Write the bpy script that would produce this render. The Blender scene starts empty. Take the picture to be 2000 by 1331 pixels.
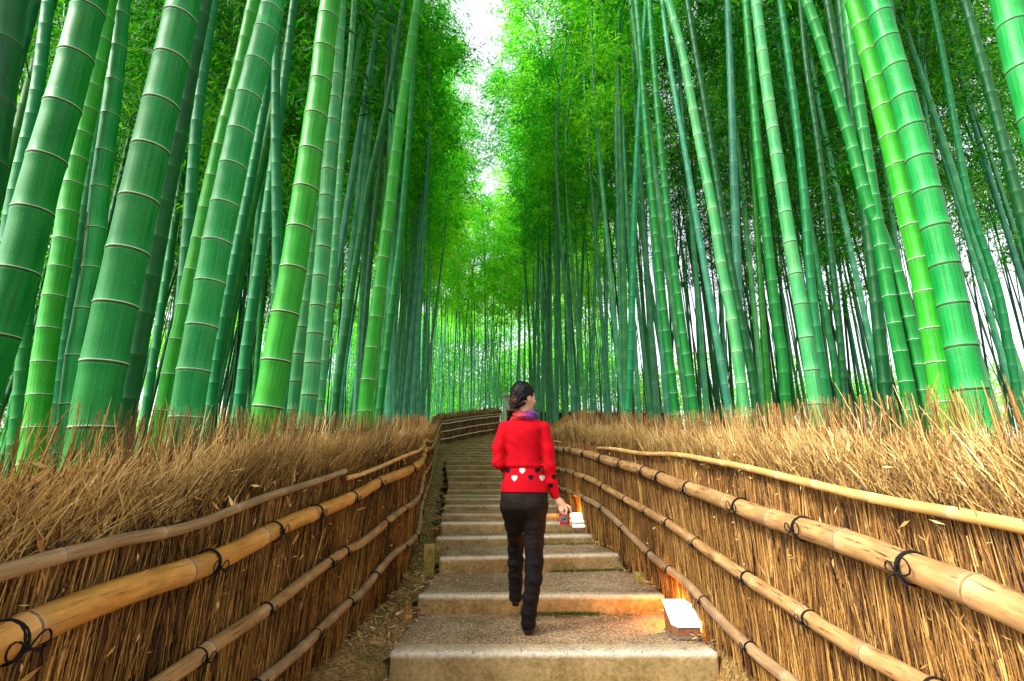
import bpy, math, random
import numpy as np
from mathutils import Vector, Matrix
random.seed(7); RNG = np.random.default_rng(11)
sc = bpy.context.scene
C = sc.collection
# ------------------------------------------------------------------ camera
K = .93                      # metres per layout unit
F = 960.; PITCH = math.atan(250/960.); CZ = 1.14*K
cp, sp = math.cos(PITCH), math.sin(PITCH)
cam = bpy.data.cameras.new('camera'); camo = bpy.data.objects.new('camera', cam); C.objects.link(camo)
cam.sensor_width = 36; cam.lens = F/2000*36; cam.clip_start = .05; cam.clip_end = 500
camo.location = (0, 0, CZ); camo.rotation_euler = (math.pi/2+PITCH, 0, 0)
sc.camera = camo
# ------------------------------------------------------------------ light
SUN_EL, SUN_AZ = math.radians(46), math.radians(-118)     # azimuth from +y towards +x
w = bpy.data.worlds.new("World"); sc.world = w; w.use_nodes = True
nt = w.node_tree; nt.nodes.clear()
sky = nt.nodes.new('ShaderNodeTexSky'); sky.sky_type = 'NISHITA'; sky.sun_disc = False
sky.sun_elevation = SUN_EL; sky.sun_rotation = SUN_AZ; sky.dust_density = 4; sky.air_density = 1.0; sky.ozone_density = 1
hs = nt.nodes.new('ShaderNodeHueSaturation'); hs.inputs['Saturation'].default_value = .22
bg = nt.nodes.new('ShaderNodeBackground'); bg.inputs['Strength'].default_value = .15
wo = nt.nodes.new('ShaderNodeOutputWorld')
nt.links.new(sky.outputs[0], hs.inputs['Color']); nt.links.new(hs.outputs[0], bg.inputs['Color']); nt.links.new(bg.outputs[0], wo.inputs['Surface'])
sl = bpy.data.lights.new('sun', 'SUN'); sl.energy = 1.6; sl.angle = math.radians(16); sl.color = (1, .96, .86)
so = bpy.data.objects.new('sun', sl); C.objects.link(so); so.location = (0, 0, 30)
sdir = Vector((math.sin(SUN_AZ)*math.cos(SUN_EL), math.cos(SUN_AZ)*math.cos(SUN_EL), math.sin(SUN_EL)))
so.rotation_euler = sdir.to_track_quat('Z', 'Y').to_euler()
sc.view_settings.view_transform = 'Standard'; sc.view_settings.look = 'None'
sc.view_settings.exposure = 1.88; sc.view_settings.gamma = 1
sc.cycles.max_bounces = 10; sc.cycles.diffuse_bounces = 7; sc.cycles.transmission_bounces = 8; sc.cycles.transparent_max_bounces = 8

# ------------------------------------------------------------------ layout helpers
def ray(px, py):
    X = (px-1000)/F; U = (665.5-py)/F
    return np.array([X, cp-U*sp, sp+U*cp])
def at_y(px, py, Y):
    r = ray(px, py); return r*(Y/r[1]) + [0, 0, CZ]
def at_z(px, py, Z):
    r = ray(px, py); return r*((Z-CZ)/r[2]) + [0, 0, CZ]
GP = [(-6,-.75),(0,-.36),(1.2,-.25),(2.2,-.14),(3.24,-.02),(4.45,.11),(5.3,.25),(6.1,.36),(6.5,.46),(7.1,.50),(8.8,.64),(9.6,.67),(11.5,.86),
      (13.5,1.13),(15.5,1.44),(18.8,1.85),(21.2,2.16),(25,2.74),(27.6,3.08),(35,3.4),(60,4.5),(120,5)]
GX = np.array([a*K for a, b in GP]); GZ = np.array([b*K for a, b in GP])
def gr(y): return np.interp(y, GX, GZ)
def plan(pts): return np.array(pts)*K
PL = plan([(-1.15,-1.5),(-1.15,3.24),(-1.08,3.9),(-.97,4.6),(-.99,5.3),(-1.11,6.1),(-1.24,7.1),(-1.47,8.8),(-1.82,11.5),(-2.35,15.5),(-2.9,20)])
PR = plan([(1.36,-1.5),(1.36,3.5),(1.26,4.4),(1.15,5.3),(.98,6),(.9,6.5),(.85,8),(.88,9.3),(.70,11.5),(.2,15),(.1,19),(.9,24),(3,27)])
def on_wall(px, py, poly):
    r = ray(px, py); best = None
    for (x0, y0), (x1, y1) in zip(poly, poly[1:]):
        A = np.array([[r[0], -(x1-x0)], [r[1], -(y1-y0)]])
        if abs(np.linalg.det(A)) < 1e-9: continue
        t, u = np.linalg.solve(A, [x0, y0])
        if t > 0 and -.001 <= u <= 1.001 and (best is None or t < best): best = t
    return None if best is None else r*best + [0, 0, CZ]

# ------------------------------------------------------------------ object helpers
def tag(o, label=None, cat=None, group=None, kind=None):
    if label: o['label'] = label
    if cat: o['category'] = cat
    if group: o['group'] = group
    if kind: o['kind'] = kind
    return o
def empty(name, loc=(0,0,0), rz=0):
    o = bpy.data.objects.new(name, None); C.objects.link(o); o.location = loc; o.rotation_euler = (0, 0, rz)
    o.empty_display_size = .1; return o
def mesh_np(name, V, Q, mats, mi=None, uv=None, attrs=None, smooth=True, parent=None, T=None):
    """V (n,3), Q quads (m,4) [or T tris (m,3)]; uv per vertex; attrs dict name->per vertex float"""
    me = bpy.data.meshes.new(name)
    V = np.asarray(V, np.float32)
    parts = []
    Q = np.zeros((0,4),int) if Q is None else np.asarray(Q, int).reshape(-1,4)
    T = np.zeros((0,3),int) if T is None else np.asarray(T, int).reshape(-1,3)
    loops = np.concatenate([Q.ravel(), T.ravel()]).astype(np.int32)
    tot = np.concatenate([np.full(len(Q),4), np.full(len(T),3)]).astype(np.int32)
    start = np.concatenate([[0], np.cumsum(tot)[:-1]]).astype(np.int32)
    me.vertices.add(len(V)); me.vertices.foreach_set('co', V.ravel())
    me.loops.add(len(loops)); me.loops.foreach_set('vertex_index', loops)
    me.polygons.add(len(tot)); me.polygons.foreach_set('loop_start', start); me.polygons.foreach_set('loop_total', tot)
    for m in (mats if isinstance(mats, (list, tuple)) else [mats]): me.materials.append(m)
    if mi is not None: me.polygons.foreach_set('material_index', np.asarray(mi, np.int32))
    me.polygons.foreach_set('use_smooth', np.full(len(tot), smooth))
    if uv is not None:
        l = me.uv_layers.new(name='UVMap'); l.data.foreach_set('uv', np.asarray(uv, np.float32)[loops].ravel())
    if attrs:
        for k, a in attrs.items():
            at = me.attributes.new(k, 'FLOAT', 'POINT'); at.data.foreach_set('value', np.asarray(a, np.float32))
    me.update(calc_edges=True); me.validate()
    o = bpy.data.objects.new(name, me); C.objects.link(o)
    if parent: o.parent = parent
    return o
def boxes_np(bx):
    """bx: list of (x0,x1,y0,y1,z0,z1)"""
    V = []; Q = []
    for (a,b,c,d,e,f) in bx:
        n = len(V)
        V += [(a,c,e),(b,c,e),(b,d,e),(a,d,e),(a,c,f),(b,c,f),(b,d,f),(a,d,f)]
        Q += [(n,n+3,n+2,n+1),(n+4,n+5,n+6,n+7),(n,n+1,n+5,n+4),(n+1,n+2,n+6,n+5),(n+2,n+3,n+7,n+6),(n+3,n,n+4,n+7)]
    return np.array(V, float), np.array(Q)
def bevel(o, w, seg=2):
    m = o.modifiers.new('bevel', 'BEVEL'); m.width = w; m.segments = seg; m.limit_method = 'ANGLE'; return o
def catmull(P, n):
    P = np.asarray(P, float)
    if len(P) < 3: 
        t = np.linspace(0, 1, n)[:, None]; return P[0]*(1-t)+P[-1]*t
    Pe = np.vstack([2*P[0]-P[1], P, 2*P[-1]-P[-2]])
    seg = np.linalg.norm(np.diff(P, axis=0), axis=1); cum = np.concatenate([[0], np.cumsum(seg)])
    s = np.linspace(0, cum[-1], n); i = np.clip(np.searchsorted(cum, s, side='right')-1, 0, len(P)-2)
    t = ((s-cum[i])/np.maximum(seg[i], 1e-9))[:, None]
    a, b, c, d = Pe[i], Pe[i+1], Pe[i+2], Pe[i+3]
    return .5*((2*b)+(-a+c)*t+(2*a-5*b+4*c-d)*t*t+(-a+3*b-3*c+d)*t**3)
def frames(Pts):
    T = np.gradient(Pts, axis=0); T /= np.linalg.norm(T, axis=1)[:, None]+1e-12
    ref = np.array([0, 1., 0]) if abs(T[:, 1]).mean() < .8 else np.array([0, 0, 1.])
    A = np.cross(T, ref); A /= np.linalg.norm(A, axis=1)[:, None]+1e-12
    B = np.cross(A, T); return T, A, B
def tube_np(Pts, R, sides, cap=True):
    Pts = np.asarray(Pts, float); n = len(Pts); R = np.broadcast_to(R, (n,))
    T, A, B = frames(Pts)
    th = np.linspace(0, 2*np.pi, sides, endpoint=False)
    V = Pts[:, None]+R[:, None, None]*(np.cos(th)[None, :, None]*A[:, None]+np.sin(th)[None, :, None]*B[:, None])
    V = V.reshape(-1, 3)
    i = np.arange(n-1)[:, None]*sides; j = np.arange(sides)[None]; j2 = (j+1) % sides
    Q = np.stack([i+j, i+sides+j, i+sides+j2, i+j2], -1).reshape(-1, 4)
    Tn = None
    if cap:
        V = np.vstack([V, Pts[0], Pts[-1]]); a = n*sides
        t0 = [(a, k, (k+1) % sides) for k in range(sides)]; t1 = [(a+1, (n-1)*sides+(k+1) % sides, (n-1)*sides+k) for k in range(sides)]
        Tn = np.array(t0+t1)
    return V, Q, Tn
def merge(parts):
    V = []; Q = []; T = []; n = 0
    for v, q, t in parts:
        V.append(v)
        if q is not None and len(q): Q.append(np.asarray(q)+n)
        if t is not None and len(t): T.append(np.asarray(t)+n)
        n += len(v)
    return np.vstack(V), (np.vstack(Q) if Q else None), (np.vstack(T) if T else None)

# ------------------------------------------------------------------ materials
def newmat(name):
    m = bpy.data.materials.new(name); m.use_nodes = True; n = m.node_tree; n.nodes.clear()
    out = n.nodes.new('ShaderNodeOutputMaterial'); return m, n, out
class NB:
    def __init__(s, nt): s.nt = nt
    def n(s, t, **kw):
        x = s.nt.nodes.new(t)
        for k, v in kw.items():
            if k.startswith('i_'): x.inputs[k[2:].replace('_', ' ')].default_value = v
            else: setattr(x, k, v)
        return x
    def l(s, a, b): s.nt.links.new(a, b)
    def math(s, op, a, b=None, c=None):
        x = s.nt.nodes.new('ShaderNodeMath'); x.operation = op
        for i, v in enumerate((a, b, c)):
            if v is None: continue
            if isinstance(v, (int, float)): x.inputs[i].default_value = v
            else: s.l(v, x.inputs[i])
        return x.outputs[0]
    def ramp(s, fac, stops, interp='LINEAR'):
        x = s.nt.nodes.new('ShaderNodeValToRGB'); cr = x.color_ramp; cr.interpolation = interp
        while len(cr.elements) < len(stops): cr.elements.new(.5)
        for e, (p, c) in zip(cr.elements, stops): e.position = p; e.color = (*c, 1)
        s.l(fac, x.inputs[0]); return x.outputs[0]
    def mix(s, f, a, b, bt='MIX'):
        x = s.nt.nodes.new('ShaderNodeMix'); x.data_type = 'RGBA'; x.blend_type = bt
        for i, v in ((0, f), (6, a), (7, b)):
            if isinstance(v, (int, float)): x.inputs[i].default_value = v
            elif isinstance(v, tuple): x.inputs[i].default_value = (*v, 1)
            else: s.l(v, x.inputs[i])
        return x.outputs[2]
    def noise(s, vec=None, scale=5, detail=4, rough=.6):
        x = s.n('ShaderNodeTexNoise'); x.inputs['Scale'].default_value = scale; x.inputs['Detail'].default_value = detail; x.inputs['Roughness'].default_value = rough
        if vec is not None: s.l(vec, x.inputs['Vector'])
        return x.outputs['Fac']
    def mapping(s, vec, scale):
        x = s.n('ShaderNodeMapping'); x.inputs['Scale'].default_value = scale; s.l(vec, x.inputs['Vector']); return x.outputs[0]
    def bump(s, h, strength=.3, dist=.01):
        x = s.n('ShaderNodeBump'); x.inputs['Strength'].default_value = strength; x.inputs['Distance'].default_value = dist
        s.l(h, x.inputs['Height']); return x.outputs[0]
    def bsdf(s, out, color, rough=.6, normal=None, spec=.3, emission=None, estr=0):
        b = s.n('ShaderNodeBsdfPrincipled')
        if isinstance(color, tuple): b.inputs['Base Color'].default_value = (*color, 1)
        else: s.l(color, b.inputs['Base Color'])
        if isinstance(rough, (int, float)): b.inputs['Roughness'].default_value = rough
        else: s.l(rough, b.inputs['Roughness'])
        b.inputs['Specular IOR Level'].default_value = spec
        if normal is not None: s.l(normal, b.inputs['Normal'])
        if emission: b.inputs['Emission Color'].default_value = (*emission, 1); b.inputs['Emission Strength'].default_value = estr
        s.l(b.outputs[0], out.inputs['Surface']); return b

def bamboo_mat(name, base, bloom, bloom_amt=.5, rough=.32, yellow=(.12,.26,.015), yamt=.35, objrand=.0):
    """UV: u round the culm, v metres along it; attribute seg: 0..1 inside one internode"""
    m, t, out = newmat(name); b = NB(t)
    uv = b.n('ShaderNodeUVMap').outputs[0]
    seg = b.n('ShaderNodeAttribute', attribute_name='seg').outputs['Fac']
    vec = b.mapping(uv, (40, 1.2, 1)); fine = b.noise(vec, 1.0, 5, .65)
    vec2 = b.mapping(uv, (2.2, 2.4, 1)); patch = b.noise(vec2, 1.0, 4, .6)
    co = b.n('ShaderNodeTexCoord').outputs['Object']; spk = b.noise(co, 95, 2, .5)
    base = tuple(c*.78 for c in base); yellow = tuple(c*.78 for c in yellow); bloom = tuple(c*.62 for c in bloom); bloom_amt *= .8
    dark = tuple(c*.42 for c in base)
    c = b.mix(b.ramp(fine, [(.35,(0,0,0)),(.7,(1,1,1))]), dark, base)
    c = b.mix(b.math('MULTIPLY', b.ramp(patch, [(.45,(0,0,0)),(.72,(1,1,1))]), yamt), c, yellow)
    # waxy bloom just under and over the nodes
    e = b.math('ABSOLUTE', b.math('SUBTRACT', seg, .5))
    e = b.math('POWER', b.math('MULTIPLY', e, 2), 3.2)
    e = b.math('MULTIPLY', e, b.math('ADD', b.math('MULTIPLY', patch, 1.4), .1))
    pale = b.math('ADD', b.math('MULTIPLY', e, bloom_amt), b.math('MULTIPLY', b.ramp(b.noise(b.mapping(uv, (3,.9,1)), 1.3, 5, .7), [(.5,(0,0,0)),(.8,(1,1,1))]), bloom_amt*.8))
    c = b.mix(pale, c, bloom)
    c = b.mix(b.ramp(spk, [(.68,(0,0,0)),(.74,(.45,.45,.45))]), c, tuple(min(1, x*1.3+.06) for x in bloom))
    sc2 = b.noise(b.mapping(uv, (9, 3.5, 1)), 2.0, 3, .8)
    lich = b.noise(b.mapping(uv, (5, 2.2, 1)), 3.1, 6, .85)
    c = b.mix(b.ramp(lich, [(.60,(0,0,0)),(.70,(.55,.55,.55))]), c, tuple(min(1, x*.9+.03) for x in bloom))
    c = b.mix(b.ramp(sc2, [(.72,(0,0,0)),(.78,(.7,.7,.7))]), c, (.03,.05,.015))
    if objrand:
        oi = b.n('ShaderNodeObjectInfo').outputs['Random']
        hsv = b.n('ShaderNodeHueSaturation'); b.l(c, hsv.inputs['Color'])
        b.l(b.math('ADD', b.math('MULTIPLY', oi, .07), .465), hsv.inputs['Hue'])
        b.l(b.math('ADD', b.math('MULTIPLY', b.math('FRACT', b.math('MULTIPLY', oi, 17.3)), objrand), 1-objrand*.5), hsv.inputs['Value'])
        c = hsv.outputs[0]
    nr = b.bump(fine, .12, .002)
    b.bsdf(out, c, b.math('ADD', b.math('MULTIPLY', patch, .3), rough), nr, .22)
    return m
def simple(name, col, rough=.7, spec=.3, nscale=None, col2=None, bump=0, bscale=60, ramp=(.35,.65), emission=None, estr=0, coord='Object'):
    m, t, out = newmat(name); b = NB(t)
    c = col; nr = None
    co = b.n('ShaderNodeTexCoord').outputs[coord]
    if nscale: c = b.mix(b.ramp(b.noise(co, nscale, 5, .6), [(ramp[0],(0,0,0)),(ramp[1],(1,1,1))]), col, col2)
    if bump: nr = b.bump(b.noise(co, bscale, 4, .6), bump, .01)
    b.bsdf(out, c, rough, nr, spec, emission, estr); return m

M = {}
M['g_yellow'] = bamboo_mat('bamboo_bright_green', (.022,.48,.018), (.15,.66,.12), .35, yellow=(.10,.42,.01))
M['g_deep'] = bamboo_mat('bamboo_deep_green', (.002,.29,.030), (.04,.50,.13), .5, yellow=(.02,.30,.02))
M['g_jade'] = bamboo_mat('bamboo_jade_green', (.005,.40,.062), (.12,.68,.22), .6, yellow=(.03,.33,.03))
M['g_teal'] = bamboo_mat('bamboo_teal_green', (.002,.29,.068), (.06,.50,.19), .5, yellow=(.02,.26,.05))
M['g_pale'] = bamboo_mat('bamboo_pale_green', (.05,.46,.13), (.32,.76,.34), .75, yellow=(.12,.36,.05))
M['g_dark'] = bamboo_mat('bamboo_dark_green', (.0015,.12,.022), (.015,.26,.07), .4, yellow=(.01,.16,.01))
M['g_mid'] = bamboo_mat('bamboo_slim_green', (.003,.28,.04), (.05,.50,.12), .5, yellow=(.03,.30,.02), objrand=.8)
M['g_lit'] = bamboo_mat('bamboo_slim_green_painted_lit', (.05,.42,.16), (.30,.75,.42), .6, yellow=(.14,.50,.06), objrand=.6)  # paler copy of the slim green, brightness of the far grove put into its colour
M['node_white'] = simple('node_ring_pale', (.46,.62,.40), .7, .2, 60, (.35,.5,.25))
M['node_dark'] = simple('node_ring_dark', (.012,.05,.012), .8, .2, 60, (.05,.09,.02))
M['node_tan'] = simple('node_ring_tan', (.30,.25,.09), .8, .2, 60, (.10,.15,.04))
M['node_dim'] = simple('node_ring_dim', (.07,.22,.08), .8, .2, 60, (.015,.07,.02))

def leaf_mat(name, c1, c2, c3, tr=.5):
    m, t, out = newmat(name); b = NB(t)
    r = b.n('ShaderNodeAttribute', attribute_name='rnd').outputs['Fac']
    co = b.n('ShaderNodeTexCoord').outputs['Object']
    big = b.noise(co, .9, 3, .6)
    oi = b.n('ShaderNodeObjectInfo').outputs['Random']
    f = b.math('ADD', b.math('ADD', b.math('MULTIPLY', r, .55), b.math('MULTIPLY', big, .55)), b.math('MULTIPLY', b.math('SUBTRACT', oi, .5), .35))
    c = b.ramp(f, [(.25, c1), (.55, c2), (.85, c3)])
    d = b.n('ShaderNodeBsdfPrincipled'); b.l(c, d.inputs['Base Color']); d.inputs['Roughness'].default_value = .5; d.inputs['Specular IOR Level'].default_value = .25
    tl = b.n('ShaderNodeBsdfTranslucent')
    b.l(b.mix(1.0, c, (1, 1, .45), 'MULTIPLY'), tl.inputs['Color'])
    mx = b.n('ShaderNodeMixShader'); mx.inputs[0].default_value = tr
    b.l(d.outputs[0], mx.inputs[1]); b.l(tl.outputs[0], mx.inputs[2]); b.l(mx.outputs[0], out.inputs['Surface'])
    return m
M['leaf'] = leaf_mat('bamboo_leaves', (.004,.11,.004), (.02,.30,.008), (.16,.58,.02), .5)
M['leaf_mid_lit'] = leaf_mat('bamboo_leaves_painted_lit', (.010,.30,.008), (.05,.60,.014), (.34,.86,.03), .62)  # brighter copy of the leaves, light of the open centre put into the colour
M['leaf_far_lit'] = leaf_mat('distant_leaves_painted_lit', (.07,.54,.02), (.24,.80,.03), (.68,.93,.06), .6)  # brightest leaf copy, backlit glow of the far centre put into the colour
M['branch'] = simple('bamboo_branch', (.05,.14,.03), .7)
M['shrub'] = leaf_mat('shrub_leaves', (.05,.32,.05), (.12,.55,.10), (.35,.6,.06), .5)

def straw_mat(name, stops, moss=False):
    m, t, out = newmat(name); b = NB(t)
    r = b.n('ShaderNodeAttribute', attribute_name='rnd').outputs['Fac']
    co = b.n('ShaderNodeTexCoord').outputs['Object']
    big = b.noise(co, 2.3, 4, .65); fine = b.noise(co, 130, 2, .6)
    f = b.math('ADD', b.math('MULTIPLY', r, .72), b.math('MULTIPLY', big, .40))
    f = b.math('ADD', f, b.math('MULTIPLY', b.math('SUBTRACT', fine, .5), .35))
    c = b.ramp(f, stops)
    b.bsdf(out, c, .65, None, .25); return m
M['brush'] = straw_mat('brushwood', [(.24,(.016,.007,.003)),(.45,(.105,.045,.010)),(.68,(.34,.165,.034)),(.95,(.70,.44,.14))])
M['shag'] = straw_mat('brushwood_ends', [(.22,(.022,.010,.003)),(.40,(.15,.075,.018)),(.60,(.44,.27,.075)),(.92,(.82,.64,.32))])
M['core'] = simple('brushwood_core', (.012,.005,.002), .95, .1, 40, (.04,.018,.006))
M['dryleaf'] = straw_mat('dry_leaves', [(.15,(.18,.07,.016)),(.5,(.42,.22,.06)),(.95,(.74,.54,.26))])

def pole_mat(name, c1, c2, dark, streak=.5, bloom=(.75,.6,.4)):
    m, t, out = newmat(name); b = NB(t)
    uv = b.n('ShaderNodeUVMap').outputs[0]; seg = b.n('ShaderNodeAttribute', attribute_name='seg').outputs['Fac']
    fine = b.noise(b.mapping(uv, (14, 5, 1)), 1., 5, .7)
    big = b.noise(b.mapping(uv, (3, 4.5, 1)), 1., 5, .7)
    st = b.noise(b.mapping(uv, (9, 2.6, 1)), 2., 5, .75)
    c = b.mix(b.ramp(fine, [(.3,(0,0,0)),(.7,(1,1,1))]), c1, c2)
    c = b.mix(b.math('MULTIPLY', b.ramp(big, [(.42,(0,0,0)),(.62,(1,1,1))]), .55), c, tuple(x*.55 for x in c1))
    c = b.mix(b.math('MULTIPLY', b.ramp(st, [(.55,(0,0,0)),(.64,(1,1,1))]), streak), c, dark)
    e = b.math('POWER', b.math('MULTIPLY', b.math('ABSOLUTE', b.math('SUBTRACT', seg, .5)), 2), 9)
    c = b.mix(b.math('MULTIPLY', e, .35), c, bloom)
    b.bsdf(out, c, b.math('ADD', b.math('MULTIPLY', fine, .3), .35), b.bump(st, .25, .003), .3); return m
M['pole'] = pole_mat('weathered_bamboo_pole', (.28,.14,.05), (.52,.30,.115), (.045,.022,.010), 1.1)
M['pole_or'] = pole_mat('orange_bamboo_pole', (.44,.18,.028), (.66,.33,.075), (.07,.03,.012), .6)
M['pole_y'] = pole_mat('yellow_bamboo_pole', (.48,.26,.065), (.68,.43,.16), (.25,.12,.04), .3, (.9,.85,.7))
M['pole_gr'] = pole_mat('grey_bamboo_pole', (.24,.135,.06), (.42,.27,.13), (.06,.035,.02), .7)
M['pole_pale'] = pole_mat('pale_bamboo_pole', (.55,.40,.22), (.82,.68,.46), (.12,.07,.04), .5)
M['pole_node'] = simple('pole_node_ring', (.62,.46,.26), .7, .2, 50, (.30,.16,.06))
M['pole_node_dk'] = simple('pole_node_groove', (.14,.07,.025), .8, .2, 50, (.30,.16,.06))
M['cord'] = simple('black_cord', (.012,.010,.010), .9, .15, bump=.5, bscale=300)

def ground_mat(name, cols, nsc, bscale, moss=0., bump=.6):
    m, t, out = newmat(name); b = NB(t); co = b.n('ShaderNodeTexCoord').outputs['Object']
    v = b.n('ShaderNodeTexVoronoi'); v.inputs['Scale'].default_value = bscale; b.l(co, v.inputs['Vector'])
    sp = b.n('ShaderNodeSeparateColor'); b.l(v.outputs['Color'], sp.inputs[0])
    f = b.math('ADD', b.math('MULTIPLY', b.noise(co, nsc, 6, .7), .6), b.math('MULTIPLY', sp.outputs[0], .4))
    c = b.ramp(f, cols)
    if moss: c = b.mix(b.math('MULTIPLY', b.ramp(b.noise(co, 1.7, 5, .7), [(.5,(0,0,0)),(.66,(1,1,1))]), moss), c, (.06,.085,.018))
    h = b.math('ADD', b.math('MULTIPLY', v.outputs['Distance'], -1.), b.math('MULTIPLY', b.noise(co, 18, 5, .7), .8))
    b.bsdf(out, c, .9, b.bump(h, bump, .012), .15); return m
M['gravel'] = ground_mat('packed_gravel', [(.22,(.06,.038,.022)),(.42,(.24,.150,.075)),(.62,(.45,.31,.165)),(.85,(.66,.54,.40))], 3.2, 110, .15)
M['soil'] = ground_mat('littered_soil', [(.2,(.06,.033,.012)),(.5,(.22,.125,.04)),(.8,(.44,.28,.10))], 6, 70, .5)
M['stone'] = simple('pebbles', (.09,.08,.07), .9, .2, 8, (.52,.46,.38), ramp=(.3,.7))

def concrete():
    m, t, out = newmat('weathered_concrete'); b = NB(t)
    g = b.n('ShaderNodeNewGeometry'); co = b.n('ShaderNodeTexCoord').outputs['Object']
    wear = b.n('ShaderNodeAttribute', attribute_name='wear').outputs['Fac']
    oi = b.n('ShaderNodeObjectInfo').outputs['Random']
    shift = b.n('ShaderNodeVectorMath', operation='ADD'); b.l(co, shift.inputs[0]); cb = b.n('ShaderNodeCombineXYZ'); b.l(b.math('MULTIPLY', oi, 40), cb.inputs[0]); b.l(cb.outputs[0], shift.inputs[1]); co = shift.outputs[0]
    n1 = b.noise(co, 3.2, 6, .7); n2 = b.noise(co, 38, 5, .75); n3 = b.noise(co, 9, 6, .75)
    c = b.ramp(b.math('ADD', b.math('MULTIPLY', n1, .55), b.math('MULTIPLY', n2, .45)), [(.32,(.10,.058,.018)),(.45,(.30,.19,.062)),(.57,(.47,.32,.13)),(.74,(.62,.49,.28))])
    c = b.mix(b.math('MULTIPLY', b.ramp(n3, [(.5,(0,0,0)),(.68,(1,1,1))]), .7), c, (.16,.13,.03))
    wr = b.math('MULTIPLY', wear, b.math('ADD', b.math('MULTIPLY', n2, 1.6), -.1))
    c = b.mix(wr, c, (.76,.68,.54))
    h = b.math('ADD', b.noise(co, 55, 5, .8), b.math('MULTIPLY', n3, .8))
    b.bsdf(out, c, .92, b.bump(h, .8, .012), .15); return m
M['concrete'] = concrete()
M['moss_post'] = simple('mossy_wood', (.16,.14,.03), .95, .1, 14, (.36,.28,.09), bump=.7, bscale=60)
M['moss'] = leaf_mat('moss_tufts', (.03,.06,.006), (.08,.14,.012), (.2,.26,.03), .2)
M['twig'] = simple('dead_twig', (.13,.075,.035), .9)

# ------------------------------------------------------------------ culms and poles
def culm_np(P, r0, r1, spacing, sides, hi=True, seam=math.pi/2, first=None, wob=0., taper_pow=1.0, swell=1.):
    """-> V, Q, T, mi(0 body,1 light ring,2 dark ring), uv, seg"""
    P = np.asarray(P, float)
    dense = catmull(P, max(24, len(P)*8))
    d = np.linalg.norm(np.diff(dense, axis=0), axis=1); cum = np.concatenate([[0], np.cumsum(d)]); Ltot = cum[-1]
    nodes = []; s = first if first is not None else spacing*.4
    while s < Ltot-.02: nodes.append(s); s += spacing*(.94+.12*random.random())
    rings = [(0., 1., .4)]; mats = []
    prev = 0.
    rad = lambda s: r0+(r1-r0)*(s/Ltot)**taper_pow
    for nd in nodes+[None]:
        end = nd if nd is not None else Ltot
        r = rad(end); L = end-prev
        if nd is None:
            rings.append((end, 1., .6)); mats.append(0); break
        if hi:
            if L > r*1.2:
                k = 3 if L > .25 else 2
                for q in range(1, k+1):
                    rings.append((prev+(L)*q/(k+1), .985, q/(k+1))); mats.append(0)
            a = [(-.13, 1.0, .93), (-.075, 1.0+.025*swell, .99), (-.01, .985, 1.), (.05, 1.0+.045*swell, 0.), (.10, 1.0+.035*swell, .01), (.20, 1.0+.004*swell, .06)]
            mm = [0, 0, 2, 2, 1, 0]
        else:
            a = [(-.16, 1.0, .94), (-.03, 1.02, 1.), (.14, 1.03, 0.), (.2, 1.0, .05)]
            mm = [0, 0, 1, 0]
        for (o, rf, sg), m_ in zip(a, mm):
            ss = nd+o*r*(1.15 if hi else 1)
            if ss <= rings[-1][0]: continue
            rings.append((ss, rf, sg)); mats.append(m_)
        prev = nd
    S = np.array([x[0] for x in rings]); RF = np.array([x[1] for x in rings]); SG = np.array([x[2] for x in rings])
    Cn = np.stack([np.interp(S, cum, dense[:, i]) for i in range(3)], 1)
    if wob:
        ph = random.random()*9; Cn[:, 2] += wob*np.sin(S*5+ph); Cn[:, 0] += wob*.6*np.sin(S*3.1+ph*2)
    # frames from the smooth curve
    Td, Ad, Bd = frames(dense)
    A = np.stack([np.interp(S, cum, Ad[:, i]) for i in range(3)], 1); B = np.stack([np.interp(S, cum, Bd[:, i]) for i in range(3)], 1)
    R = rad(S)*RF
    th = seam+np.linspace(0, 2*np.pi, sides+1)
    V = Cn[:, None]+R[:, None, None]*(np.cos(th)[None, :, None]*A[:, None]+np.sin(th)[None, :, None]*B[:, None])
    n = len(S); W = sides+1
    i = np.arange(n-1)[:, None]*W; j = np.arange(sides)[None]
    Q = np.stack([i+j, i+W+j, i+W+j+1, i+j+1], -1).reshape(-1, 4)
    mi = np.repeat(np.array(mats), sides)
    uv = np.stack([np.broadcast_to(np.linspace(0, 1, W)[None], (n, W)), np.broadcast_to(S[:, None]+random.random()*50, (n, W))], -1).reshape(-1, 2)
    seg = np.broadcast_to(SG[:, None], (n, W)).reshape(-1)
    V = V.reshape(-1, 3)
    V = np.vstack([V, Cn[0], Cn[-1]]); uv = np.vstack([uv, [.5, 0], [.5, 0]]); seg = np.concatenate([seg, [.5, .5]])
    a = n*W
    T = np.array([(a, k, k+1) for k in range(sides)]+[(a+1, (n-1)*W+k+1, (n-1)*W+k) for k in range(sides)])
    mi = np.concatenate([mi, np.zeros(len(T), int)])
    return V, Q, T, mi, uv, seg
def culm(name, P, r0, r1, spacing, sides, mats, parent=None, **kw):
    V, Q, T, mi, uv, seg = culm_np(P, r0, r1, spacing, sides, **kw)
    return mesh_np(name, V, Q, mats, mi, uv, {'seg': seg}, True, parent, T)

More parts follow.
